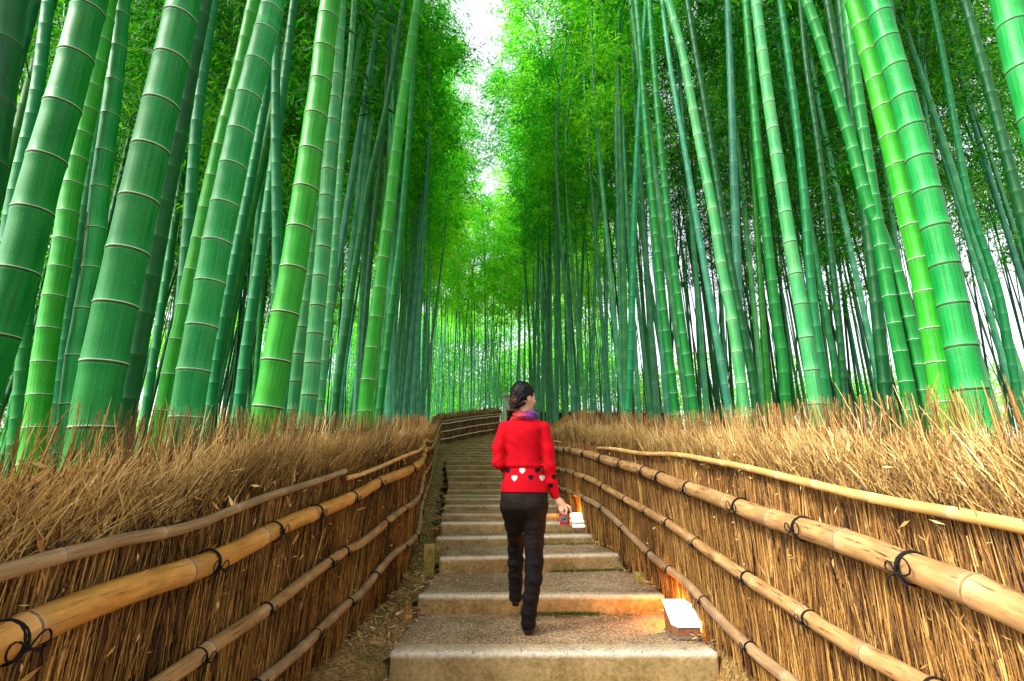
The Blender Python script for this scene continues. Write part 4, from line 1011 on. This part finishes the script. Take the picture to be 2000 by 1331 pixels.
def s_stack(P, rows):
    """rows (z, cx, cy, a, b): elliptical sections piled up"""
    rows = np.array(sorted(rows)); z = P[..., 2]
    zi = np.clip(z, rows[0, 0], rows[-1, 0])
    # smooth interpolation
    def ip(c):
        zz = rows[:, 0]; v = rows[:, c]; i = np.clip(np.searchsorted(zz, zi, side='right')-1, 0, len(zz)-2)
        t = (zi-zz[i])/(zz[i+1]-zz[i]); m = np.gradient(v, zz); h = zz[i+1]-zz[i]
        return (2*t**3-3*t*t+1)*v[i]+(t**3-2*t*t+t)*h*m[i]+(-2*t**3+3*t*t)*v[i+1]+(t**3-t*t)*h*m[i+1]
    cx, cy, a, b = ip(1), ip(2), ip(3), ip(4)
    dx, dy = P[..., 0]-cx, P[..., 1]-cy
    k = (np.abs(dx/a)**2.3+np.abs(dy/b)**2.3)**(1/2.3); f = (k-1)*np.minimum(a, b)
    return np.maximum(f, np.maximum(rows[0, 0]-z, z-rows[-1, 0]))
def surf(name, fn, lo, hi, h, mat, parent=None, attrs=None):
    """naive surface nets over fn(P) -> signed distance"""
    lo = np.array(lo, float); hi = np.array(hi, float)
    n = np.ceil((hi-lo)/h).astype(int)+1
    X = lo[0]+h*np.arange(n[0]); Y = lo[1]+h*np.arange(n[1]); Z = lo[2]+h*np.arange(n[2])
    D = np.empty(n, np.float32)
    for k0 in range(0, n[2], 24):
        zz = Z[k0:k0+24]; G = np.stack(np.meshgrid(X, Y, zz, indexing='ij'), -1); D[:, :, k0:k0+24] = fn(G)
    ins = D < 0
    c = np.zeros(tuple(n-1), int); 
    cor = [(i, j, k) for i in (0, 1) for j in (0, 1) for k in (0, 1)]
    sl_ = lambda i, j, k: (slice(i, n[0]-1+i), slice(j, n[1]-1+j), slice(k, n[2]-1+k))
    for q in cor: c += ins[sl_(*q)]
    act = (c > 0) & (c < 8); idx = -np.ones(act.shape, int); cells = np.argwhere(act); idx[act] = np.arange(len(cells))
    pos = np.zeros((len(cells), 3)); cnt = np.zeros(len(cells))
    for a in cor:
        for ax in range(3):
            if a[ax]: continue
            b = list(a); b[ax] = 1
            da = D[tuple((cells+a).T)]; db = D[tuple((cells+b).T)]; m = (da < 0) != (db < 0)
            t = np.where(m, da/(da-db+1e-12), 0); p = np.array(a)[None]+t[:, None]*(np.array(b)-np.array(a))[None]
            pos[m] += p[m]; cnt[m] += 1
    V = lo+h*(cells+pos/np.maximum(cnt, 1)[:, None])
    Q = []
    for ax in range(3):
        u, v = (ax+1) % 3, (ax+2) % 3
        s0 = [slice(0, None)]*3; s1 = [slice(0, None)]*3; s0[ax] = slice(0, n[ax]-1); s1[ax] = slice(1, None)
        ch = ins[tuple(s0)] != ins[tuple(s1)]; E_ = np.argwhere(ch)
        ok = (E_[:, u] > 0) & (E_[:, v] > 0) & (E_[:, u] < n[u]-1) & (E_[:, v] < n[v]-1); E_ = E_[ok]
        du = np.eye(3, dtype=int)[u]; dv = np.eye(3, dtype=int)[v]
        q = np.stack([idx[tuple((E_-du-dv).T)], idx[tuple((E_-dv).T)], idx[tuple(E_.T)], idx[tuple((E_-du).T)]], -1)
        fl_ = ins[tuple(E_.T)]; q[~fl_] = q[~fl_][:, ::-1]; Q.append(q)
    Q = np.vstack(Q); Q = Q[(Q >= 0).all(1)]
    at = attrs(V) if attrs else None
    return mesh_np(name, V, Q, mat, attrs=at, parent=parent)
Y0 = 3.955*K
WX, WZ = 0, steps[0][3]
# head frame: she looks to the right and away
ya = math.radians(52); fx = np.array([math.sin(ya), math.cos(ya), 0]); sx_ = np.array([math.cos(ya), -math.sin(ya), 0]); HC = np.array([.084, .0, 1.585])
HR_ = np.stack([sx_, fx, [0, 0, 1]], 1)      # columns: local x (her right... towards viewer side), y forward, z up
def Hp(x, y, z): return HC+sx_*x+fx*y+np.array([0, 0, z])
def head(P):
    f = s_ell(P, Hp(0, -.005, .025), (.070, .088, .088), HR_)
    f = smin(f, s_ell(P, Hp(0, .035, -.045), (.054, .052, .072), HR_), .03)
    f = smin(f, s_ell(P, Hp(0, .060, -.095), (.024, .022, .020), HR_), .03)        # chin
    f = smin(f, s_cone(P, Hp(0, .084, .0), Hp(0, .101, -.028), .007, .010), .012)      # nose
    for s in (-1, 1):
        f = smin(f, s_ell(P, Hp(s*.040, .060, -.030), (.022, .018, .020), HR_), .02)      # cheeks
        f = smin(f, s_cone(P, Hp(s*.044, .070, .022), Hp(s*.012, .084, .020), .006, .006), .010)
        f = np.maximum(f, -s_ell(P, Hp(s*.028, .088, .004), (.013, .010, .008), HR_))
        e = s_ell(P, Hp(s*.073, -.004, -.012), (.009, .020, .030), HR_)          # ears
        e = np.maximum(e, -s_ell(P, Hp(s*.082, -.002, -.010), (.007, .011, .018), HR_))
        f = smin(f, e, .006); f = smin(f, s_ell(P, Hp(s*.070, .0, -.040), (.007, .009, .009), HR_), .006)
    for dz, rr in ((-.052, .0065), (-.063, .008)): f = smin(f, s_cone(P, Hp(-.016, .082, dz), Hp(.016, .082, dz), rr, rr), .006)
    return f
HAND_R = dict(palm=[((.317,.030,.865),.024),((.340,.022,.830),.028),((.362,.014,.812),.027)],
  f=[[((.338,.006,.806),.0095),((.338,-.014,.783),.0088),((.350,-.016,.762),.0078)],
     [((.356,.000,.806),.0100),((.358,-.022,.781),.0092),((.364,-.018,.754),.0080)],
     [((.375,.000,.808),.0100),((.386,-.022,.784),.0094),((.381,-.018,.752),.0080)],
     [((.388,.010,.814),.0100),((.413,-.002,.797),.0092),((.419,.000,.764),.0080)],
     [((.338,.048,.838),.0120),((.356,.062,.804),.0105),((.376,.056,.778),.0088)]])
HAND_L = dict(palm=[((.005,.225,1.065),.022),((.035,.250,1.060),.026),((.055,.262,1.058),.024)],
  f=[[((.070,.262,1.078),.0092),((.096,.268,1.080),.0084),((.110,.258,1.072),.0074)],
     [((.074,.268,1.062),.0096),((.104,.274,1.062),.0088),((.118,.262,1.055),.0076)],
     [((.074,.266,1.046),.0094),((.102,.272,1.044),.0086),((.114,.262,1.038),.0074)],
     [((.068,.262,1.032),.0088),((.092,.268,1.028),.0080),((.102,.258,1.024),.0070)],
     [((.030,.245,1.085),.0110),((.052,.238,1.100),.0098),((.070,.232,1.098),.0086)]])
def hand(P, H):
    f = s_chain(P, H['palm'], .02)
    for ch in H['f']: f = smin(f, s_chain(P, ch, .003), .006)
    return f
ARM_L = [((-.050,.0,1.352),.050),((-.096,-.030,1.215),.041),((-.098,-.040,1.105),.037),((-.055,.09,1.075),.032),((.008,.228,1.065),.024)]
ARM_R = [((.228,.0,1.350),.052),((.258,-.015,1.200),.043),((.268,-.020,1.080),.040),((.285,.0,.975),.035),((.318,.030,.862),.024)]
TORSO = [(.90,.087,.0,.150,.100),(.98,.083,.0,.135,.095),(1.07,.080,.0,.112,.085),(1.16,.077,.0,.112,.088),(1.28,.075,.0,.126,.098),(1.35,.085,.0,.135,.085),(1.405,.090,.0,.095,.062),(1.44,.088,.003,.05,.048)]
LEG_L = [((.005,.0,.82),.082),((.018,.10,.66),.062),((.028,.20,.50),.048),((.027,.235,.36),.050),((.025,.265,.16),.034)]
LEG_R = [((.160,.0,.82),.084),((.156,.010,.66),.066),((.152,.015,.50),.052),((.150,-.010,.36),.052),((.112,-.010,.12),.036)]
person_p = {}
def build_person():
    root_loc = Vector((0, Y0, WZ))
    skin = simple('skin', (.55,.27,.165), .55, .3, 9, (.62,.33,.215), ramp=(.3,.7))
    def body(P):
        f = s_stack(P, TORSO)
        f = smin(f, s_stack(P, [(.80,.088,-.0,.115,.070),(.84,.088,-.0,.135,.085),(.92,.087,-.0,.140,.090)]), .03)
        for ch in (ARM_L, ARM_R): f = smin(f, s_chain(P, [(p, r*.82) for p, r in ch], .02), .02)
        for ch in (LEG_L, LEG_R): f = smin(f, s_chain(P, [(p, r*.72) for p, r in ch], .012), .03)
        f = smin(f, s_cone(P, (.112,-.012,.07), (.112,.14,.035), .030, .020), .02)
        f = smin(f, s_cone(P, (.025,.272,.12), (.03,.42,.145), .028, .018), .02)
        f = smin(f, s_cone(P, (.088,.004,1.40), HC+[.0,.0,-.06], .050, .046), .03)
        f = smin(f, head(P), .015)
        f = smin(f, hand(P, HAND_R), .01); f = smin(f, hand(P, HAND_L), .01)
        return f
    b = surf('person', body, (-.17,-.15,-.0), (.44,.46,1.72), .005, skin)
    b.location = root_loc
    tag(b, 'woman in red heart-patterned sweater and dark trousers walking up the stairs with a camera', 'person')
    # eyes
    eye = simple('eye_white', (.8,.8,.78), .2, .5)
    for s in (-1, 1):
        surf('eye', lambda P: s_ell(P, Hp(s*.028, .073, .003), (.012, .012, .011), HR_), Hp(s*.028,.073,.003)-.016, Hp(s*.028,.073,.003)+.016, .002, eye, b)
    # sweater
    m, t, out = newmat('red_heart_sweater'); nb = NB(t)
    co = nb.n('ShaderNodeTexCoord').outputs['Object']; sp = nb.n('ShaderNodeSeparateXYZ'); nb.l(co, sp.inputs[0]); X, Yc, Z = sp.outputs
    def heart(cx, cz, s, ymax):
        x = nb.math('DIVIDE', nb.math('SUBTRACT', X, cx), s); z = nb.math('ADD', nb.math('DIVIDE', nb.math('SUBTRACT', Z, cz), s), .05)
        ax = nb.math('ABSOLUTE', x)
        # (x^2+z^2-1)^3 - x^2 z^3 < 0
        x2 = nb.math('MULTIPLY', x, x); q = nb.math('SUBTRACT', nb.math('ADD', x2, nb.math('MULTIPLY', z, z)), 1)
        f = nb.math('SUBTRACT', nb.math('MULTIPLY', nb.math('MULTIPLY', q, q), q), nb.math('MULTIPLY', x2, nb.math('MULTIPLY', nb.math('MULTIPLY', z, z), z)))
        a = nb.math('LESS_THAN', f, 0); return nb.math('MULTIPLY', a, nb.math('LESS_THAN', Yc, ymax))
    knit = nb.noise(nb.mapping(co, (1, 1, .35)), 260, 2, .5); big = nb.noise(co, 7, 3, .5)
    c = nb.mix(nb.ramp(big, [(.3,(0,0,0)),(.7,(1,1,1))]), (.44,.0,.006), (.58,.001,.010))
    col_w, col_b = (.62,.58,.52), (.010,.007,.010)
    for cx, cz, s, col in ((-.030,1.050,.018,col_b),(.072,1.048,.018,col_w),(.180,1.050,.018,col_b),(-.074,1.000,.018,col_b),(.017,.998,.018,col_w),(.132,1.001,.018,col_b),(.214,.998,.018,col_w),(.300,1.004,.017,col_b),(.275,.945,.017,col_b)):
        c = nb.mix(heart(cx, cz, s, .03), c, col)
    nb.bsdf(out, c, .85, nb.bump(knit, .25, .002), .15)
    def sweat(P):
        z = P[..., 2]
        rows = [(.905,.086,-.005,.168,.122),(.93,.086,-.005,.165,.120),(1.0,.082,-.003,.149,.112),(1.055,.081,.0,.134,.104),(1.075,.080,.0,.132,.103),(1.10,.079,.0,.130,.104),(1.17,.0775,.0,.124,.102),(1.24,.076,.0,.127,.106),(1.30,.076,.0,.133,.108),
                (1.345,.080,.0,.146,.102),(1.385,.088,.0,.134,.082),(1.410,.092,.0,.108,.066),(1.432,.092,.002,.066,.054),(1.445,.09,.003,.055,.050)]
        f = s_stack(P, rows)
        aL = [(p, r+.004) for p, r in ARM_L[:-1]]+[((.000,.205,1.066),.032)]; aR = [(p, r+.003) for p, r in ARM_R[:-1]]+[((.313,.026,.872),.033)]
        a1 = s_chain(P, aL, .025); a2 = s_chain(P, aR, .025)
        a2 = np.maximum(a2, (P-np.array((.314,.027,.866)))@np.array((.26,.24,-.935)))
        f = smin(f, a1, .022); f = smin(f, a2, .022)
        f = f-.0045*np.exp(-((z-1.088)/.012)**2)*(P[..., 0] < .225)*(P[..., 0] > -.065)+.005*np.exp(-((z-1.066)/.009)**2)*(P[..., 0] < .225)
        x = P[..., 0]; y = P[..., 1]
        f = f+.0022*np.sin((x+z*.7)*62+2*np.sin(z*21+y*14))*np.clip(1.3-np.abs(z-1.14)*5, 0, 1)
        f = f+.0030*np.sin((z*1.1+x*.9)*85+1.5*np.sin(x*30))*np.exp(-((x-.27)/.05)**2-((z-1.10)/.09)**2)
        f = f+.0030*np.sin((z*1.2-x)*85)*np.exp(-((x+.10)/.05)**2-((z-1.11)/.07)**2)
        f = f+.0018*np.exp(-((x-.083)/.006)**2)*np.exp(-((z-1.22)/.11)**2)*(y < 0)*-1
        return f
    surf('sweater', sweat, (-.18,-.16,.84), (.40,.26,1.46), .0045, m, b)
    # trousers
    trm, t, out = newmat('dark_brown_trousers'); nb = NB(t); co = nb.n('ShaderNodeTexCoord').outputs['Object']
    fold = nb.noise(nb.mapping(co, (5, 5, 34)), 1.3, 4, .6)
    nb.bsdf(out, nb.mix(nb.ramp(fold, [(.35,(0,0,0)),(.7,(1,1,1))]), (.008,.0045,.0035), (.021,.012,.009)), .72, nb.bump(fold, .45, .007), .15)
    def wr(P, amp, fz, seed):
        x, y, z = P[..., 0], P[..., 1], P[..., 2]
        return amp*(np.sin(z*fz+2.2*np.sin(x*27+seed)+1.3*np.sin(z*23+seed*2))+.5*np.sin(z*fz*1.9+3*np.sin(x*19+y*22+seed)))
    def trou(P):
        z = P[..., 2]
        f = s_stack(P, [(.745,.0875,-.006,.120,.080),(.79,.0875,-.014,.160,.112),(.85,.0875,-.012,.167,.118),(.90,.087,-.004,.166,.114),(.93,.086,.0,.158,.108)])
        for cx in (.035, .140): f = smin(f, s_ell(P, (cx,-.058,.835), (.072,.062,.072)), .03)
        l1 = s_chain(P, [((.008,-.005,.79),.088),((.020,.085,.67),.066),((.026,.150,.585),.054),((.028,.19,.52),.050)], .03)
        l2 = s_chain(P, [((.163,-.005,.79),.088),((.157,.005,.68),.074),((.153,.012,.57),.066),((.153,.014,.49),.060)], .03)
        g = np.maximum(np.minimum(l1, l2), -1)
        f = smin(f, l1, .028); f = smin(f, l2, .028)
        f = f+wr(P, .0010, 95, 1.)*np.clip((.80-z)*8, 0, 1)
        f = f+.003*np.exp(-((P[..., 0]-.0875)/.006)**2)*(P[..., 1] < 0)*(z > .74)
        return f
    tr = surf('trousers', trou, (-.10,-.15,.44), (.28,.28,.925), .0045, trm, b)
    # back pockets: thin sewn patches
    def back_y(x, z, fn):
        ys = np.linspace(-.2, 0, 81); P = np.stack([np.full(81, x), ys, np.full(81, z)], -1); d = fn(P); k = int(np.argmax(d < 0)); return ys[k]
    sm = simple('pocket_stitching', (.010,.006,.005), .9, .1)
    for cx in (.010, .165):
        pts = [(cx-.040,.888),(cx-.040,.815),(cx-.036,.795),(cx,.788),(cx+.036,.795),(cx+.040,.815),(cx+.040,.888)]
        V = catmull([(x, 0, z) for x, z in pts], 34)
        for p in V: p[1] = back_y(p[0], p[2], trou)-.0005
        v, q, t_ = tube_np(V, .0014, 4); mesh_np('pocket', v, q, sm, T=t_, parent=b)
    V = np.array([(.0875, back_y(.0875, z, trou)-.0003, z) for z in np.linspace(.905, .77, 22)]); v, q, t_ = tube_np(V, .0013, 4); mesh_np('back_seam', v, q, sm, T=t_, parent=b)
    # boots
    bt, t, out = newmat('dark_suede_boot'); nb = NB(t); co = nb.n('ShaderNodeTexCoord').outputs['Object']
    fold = nb.noise(nb.mapping(co, (9, 9, 26)), 1.6, 5, .65)
    nb.bsdf(out, nb.mix(nb.ramp(fold, [(.35,(0,0,0)),(.7,(1,1,1))]), (.0025,.002,.002), (.009,.006,.006)), .85, nb.bump(fold, .8, .012), .2)
    sole = simple('boot_sole', (.010,.008,.008), .6, .3)
    def bootR(P):
        z = P[..., 2]
        f = s_chain(P, [((.153,.012,.545),.0655),((.154,.006,.43),.0605),((.146,-.008,.33),.0555),((.128,-.014,.22),.050),((.113,-.014,.13),.046),((.110,-.012,.07),.045)], .03)
        f = smin(f, s_cone(P, (.110,.03,.048), (.112,.165,.034), .040, .032, ((0,0,1),.8)), .04)
        f = f+wr(P, .0026, 62, 3.)*np.clip((z-.13)*12, 0, 1)*np.clip((.50-z)*8+.25, .25, 1)
        f = f-.003*np.exp(-((z-.535)/.007)**2)-.0025*np.exp(-((z-.128)/.006)**2)
        f = smin(f, s_ell(P, (.110,-.022,.060), (.046,.042,.036)), .02); f = np.maximum(f, z-.545); f = np.maximum(f, .034-z); return f
    o = surf('boot', bootR, (.04,-.09,.01), (.24,.23,.57), .0042, bt, b)
    def soleR(P):
        z = P[..., 2]
        h = np.maximum(s_cone(P, (.110,-.026,.10), (.110,-.022,-.05), .036, .021), np.abs(z-.020)-.021)
        h = np.maximum(h, P[..., 1]-.010)
        fr_ = np.maximum(s_cone(P, (.110,.060,.015), (.112,.165,.015), .043, .035), np.abs(z-.010)-.010)
        mid = np.maximum(s_cone(P, (.110,-.010,.027), (.110,.10,.018), .036, .040), np.abs(z-.0265+.06*np.clip(P[..., 1], 0, .2))-.008)
        return np.minimum(np.minimum(h, fr_), mid)
    surf('boot_sole', soleR, (.05,-.09,-.01), (.17,.22,.06), .003, sole, o)
    LP = np.array([.026,.262,.105])
    al = math.radians(9); ca, sa = math.cos(al), math.sin(al); RL = np.array([[1,0,0],[0,ca,-sa],[0,sa,ca]])
    def toL(P): return (P-LP)@RL    # boot frame at the heel: y along the sole
    def bootL(P):
        z = P[..., 2]
        f = s_chain(P, [((.029,.165,.600),.055),((.028,.205,.50),.053),((.027,.232,.40),.0535),((.026,.258,.29),.0475),((.026,.270,.22),.043),((.026,.272,.165),.040)], .03)
        q = toL(P); f = smin(f, s_cone(q, (0,.01,.045), (0,.045,.045), .036, .036), .03)
        f = smin(f, s_cone(q, (0,.04,.045), (.004,.175,.030), .036, .030, ((0,0,1),.8)), .035)
        f = f+wr(P, .0028, 64, 5.)*np.clip((z-.19)*12, 0, 1)*np.clip((.56-z)*8+.25, .25, 1)
        f = f-.003*np.exp(-((z-.588)/.007)**2)
        f = np.maximum(f, z-.600); f = np.maximum(f, .024-q[..., 2]); return f
    o = surf('boot', bootL, (-.04,.10,.08), (.11,.50,.63), .0042, bt, b)
    def soleL(P):
        q = toL(P); z = q[..., 2]
        h = np.maximum(s_cone(q, (0,-.004,.10), (0,0,-.05), .030, .022), np.abs(z-.017)-.017); h = np.maximum(h, q[..., 1]-.022)
        g = np.maximum(s_cone(q, (0,.075,.015), (.003,.175,.015), .038, .031), np.abs(z-.010)-.010)
        mid = np.maximum(s_cone(q, (0,.0,.027), (0,.11,.018), .030, .036), np.abs(z-.0265+.06*np.clip(q[..., 1], 0, .2))-.008)
        return np.minimum(np.minimum(h, g), mid)
    surf('boot_sole', soleL, (-.03,.20,.07), (.08,.49,.20), .003, sole, o)
    # scarf
    m, t, out = newmat('patterned_scarf'); nb = NB(t); co = nb.n('ShaderNodeTexCoord').outputs['Object']; sp = nb.n('ShaderNodeSeparateXYZ'); nb.l(co, sp.inputs[0])
    str_ = nb.noise(nb.mapping(co, (14, 14, 70)), 1., 5, .7)
    f_ = nb.math('ADD', nb.math('MULTIPLY', nb.math('SUBTRACT', sp.outputs[0], .02), 4.2), nb.math('MULTIPLY', nb.math('SUBTRACT', str_, .5), 1.6))
    c = nb.ramp(f_, [(.0,(.40,.012,.02)),(.22,(.44,.06,.06)),(.36,(.13,.02,.14)),(.52,(.20,.035,.24)),(.62,(.05,.03,.15)),(.8,(.15,.15,.28)),(1.,(.04,.03,.13))])
    nb.bsdf(out, c, .8, nb.bump(str_, .6, .006), .2)
    def scarf(P):
        f = None
        for k, (z0, R_, r_, tilt, ph) in enumerate(((1.432,.074,.020,.10,0.),(1.447,.066,.019,.02,1.1),(1.462,.058,.016,-.12,2.3),(1.440,.078,.014,.22,3.9))):
            x = P[..., 0]-.094; y = P[..., 1]-.004; th = np.arctan2(y, x); rr = np.sqrt((x/1.12)**2+y**2)
            zc = z0+tilt*x+.006*np.sin(th*2+ph); rc = R_+.006*np.sin(th*3+ph)
            d = np.sqrt((rr-rc)**2+((P[..., 2]-zc)/1.05)**2)-r_*(1+.22*np.sin(th*5+ph*3))
            f = d if f is None else smin(f, d, .006)
        x = P[..., 0]; return f+.0022*np.sin(P[..., 2]*210+x*60+3*np.sin(x*40))
    surf('scarf', scarf, (-.03,-.12,1.38), (.22,.12,1.52), .0036, m, b)
    # hair
    m, t, out = newmat('dark_streaked_hair'); nb = NB(t); co = nb.n('ShaderNodeTexCoord').outputs['Object']
    st = nb.n('ShaderNodeAttribute', attribute_name='strand').outputs['Fac']
    fine = nb.noise(nb.mapping(co, (60, 60, 90)), 2.4, 4, .7); lump = nb.noise(co, 22, 3, .6)
    f_ = nb.math('ADD', nb.math('MULTIPLY', fine, .5), nb.math('MULTIPLY', st, .55))
    c = nb.ramp(f_, [(.3,(.004,.004,.005)),(.55,(.010,.006,.005)),(.72,(.07,.022,.009)),(.95,(.30,.12,.04))])
    nb.bsdf(out, c, .42, nb.bump(fine, .5, .004), .16)
    # twisted strands gathered to the low bun on the back left of the head
    rgH = np.random.default_rng(3); tw = []
    bun = Hp(.0, -.082, -.050)
    for k in range(11):     # sweeps from the hairline round the skull to the bun
        az = -2.4+k*.48; 
        a = Hp(.066*math.sin(az)*1.02, .052*math.cos(az)-.0, .088-.02*abs(math.sin(az)))
        bq = Hp(.070*math.sin(az*.6), -.055, .045-.014*(k % 3)); tw.append([(a, .012), ((a+bq)/2+(bq-HC)*.10, .016), (bq, .015), (bun+rgH.normal(size=3)*.012, .010)])
    for s in (-1, 1):       # rolls passing above the ears
        for j in range(3):
            a = Hp(s*.060, .050-.014*j, .040+.018*j); c1 = Hp(s*.078, .005-.012*j, .022+.020*j); c2 = Hp(s*.066, -.050, -.004+.016*j); tw.append([(a, .010), (c1, .015), (c2, .017), (bun+np.array([0, 0, .012*j-.01]), .012)])
    coils = []
    for k in range(9):      # pinned coils of the bun
        th = k*2.4; cc = bun+sx_*.030*math.cos(th)+np.array([0, 0, .032*math.sin(th)])-fx*.004*(k % 3)
        ax_ = rgH.random()*3; ring = []
        for q in range(7):
            aa = q/6*5.2+ax_; ring.append((cc+sx_*.015*math.cos(aa)+np.array([0, 0, .014*math.sin(aa)])-fx*(.008+.003*math.sin(aa*2+k)), .0078))
        coils.append(ring)
    low = [[(Hp(s*.055, -.035, -.055), .013), (Hp(s*.035, -.072, -.068), .016), (bun-np.array([0, 0, .022]), .014)] for s in (-1, 1)]
    def hair(P):
        cap = s_ell(P, Hp(0, -.010, .030), (.078, .090, .092), HR_)
        q = (P-HC)@HR_
        face = .062-.25*np.clip(q[..., 2]-.03, 0, 1)*0-q[..., 1]*1.0+np.clip(q[..., 2]-.045, 0, .1)*.9
        cap = np.maximum(cap, -(face)*.8)
        cap = np.maximum(cap, -(q[..., 2]+.030+np.clip(-q[..., 1]-.035, 0, .06)*1.2)*.8)
        ear = s_ell(P, Hp(.078, .004, -.018), (.022, .026, .034), HR_); cap = np.maximum(cap, -ear)
        ear = s_ell(P, Hp(-.078, .004, -.018), (.022, .026, .034), HR_); cap = np.maximum(cap, -ear)
        f = smin(cap, s_ell(P, bun+fx*.012, (.050, .030, .046), HR_), .012)
        for ch in tw+low: f = smin(f, s_chain(P, ch, .008), .003)
        for ch in coils: f = smin(f, s_chain(P, ch, .003), .002)
        return f-.0007*np.sin((q[..., 2]*1.0+q[..., 0]*.7)*520+q[..., 1]*260)
    def hair_at(V):
        d = [s_chain(V, ch, .008) for ch in tw]+[s_chain(V, ch, .003) for ch in coils]; d = np.stack(d); i = np.argmin(d, 0)
        tint = np.concatenate([rgH.random(len(tw))**3*.75, rgH.random(len(coils))*.9]); return {'strand': tint[i]}
    lo = HC-[.14,.14,.12]; hi = HC+[.13,.13,.14]
    surf('hair', hair, lo, hi, .0028, m, b, hair_at)
    return b
woman = build_person()
# small camera held in her right hand, hanging on its side
def build_camera():
    c0 = Vector((.372, Y0+.020, WZ+.728)); e = tag(empty('camera', (c0.x, c0.y, c0.z-.045)), 'small red camera with a black silver-rimmed lens held in her hand', 'camera')
    red = simple('red_camera_shell', (.62,.012,.03), .28, .5); blk = simple('camera_black', (.010,.010,.012), .3, .5); sil = simple('camera_silver', (.75,.72,.74), .25, .6); gls = simple('lens_glass', (.02,.02,.035), .05, .8)
    def bxx(n, x0, x1, y0, y1, z0, z1, mat, bv=.004):
        V, Q = boxes_np([(x0, x1, y0, y1, z0, z1)]); return bevel(mesh_np(n, V, Q, mat, smooth=False, parent=e), bv, 3)
    bxx('camera_body', -.033, .029, -.014, .016, -.003, .095, red, .006)
    bxx('side_plate', .0295, .0345, -.013, .015, -.002, .094, blk, .002)
    bxx('grip', -.031, .027, -.0185, -.0142, .078, .093, blk, .002)
    def lathe(n, prof, mat, cx=-.002, cz=.040):
        k = 28; th = np.linspace(0, 2*np.pi, k, endpoint=False)
        V = np.concatenate([np.c_[cx+r*np.cos(th), np.full(k, y), cz+r*np.sin(th)] for r, y in prof]); i = np.arange(len(prof)-1)[:, None]*k; j = np.arange(k)[None]
        Q = np.stack([i+j, i+k+j, i+k+(j+1) % k, i+(j+1) % k], -1).reshape(-1, 4); return mesh_np(n, V, Q, mat, parent=e)
    lathe('lens_rim', [(.0265,-.0143),(.0265,-.020),(.0245,-.0215),(.0238,-.0215),(.0238,-.018)], sil)
    lathe('lens_barrel', [(.0235,-.0150),(.0235,-.034),(.0215,-.037),(.0185,-.037),(.0165,-.033)], blk)
    lathe('lens_ring', [(.0163,-.0332),(.0158,-.0345),(.0148,-.0345),(.0145,-.032)], sil)
    lathe('lens_glass', [(.0147,-.0315),(.010,-.0335),(.005,-.0345),(.0002,-.0348)], gls)
    V, Q, T = tube_np(catmull([(-.033,0,.090),(-.044,-.004,.098),(-.052,-.004,.080),(-.050,0,.045),(-.046,.004,.015),(-.040,.004,.030),(-.036,.004,.066)], 26), .0022, 6); mesh_np('wrist_strap', V, Q, blk, T=T, parent=e)
build_camera()
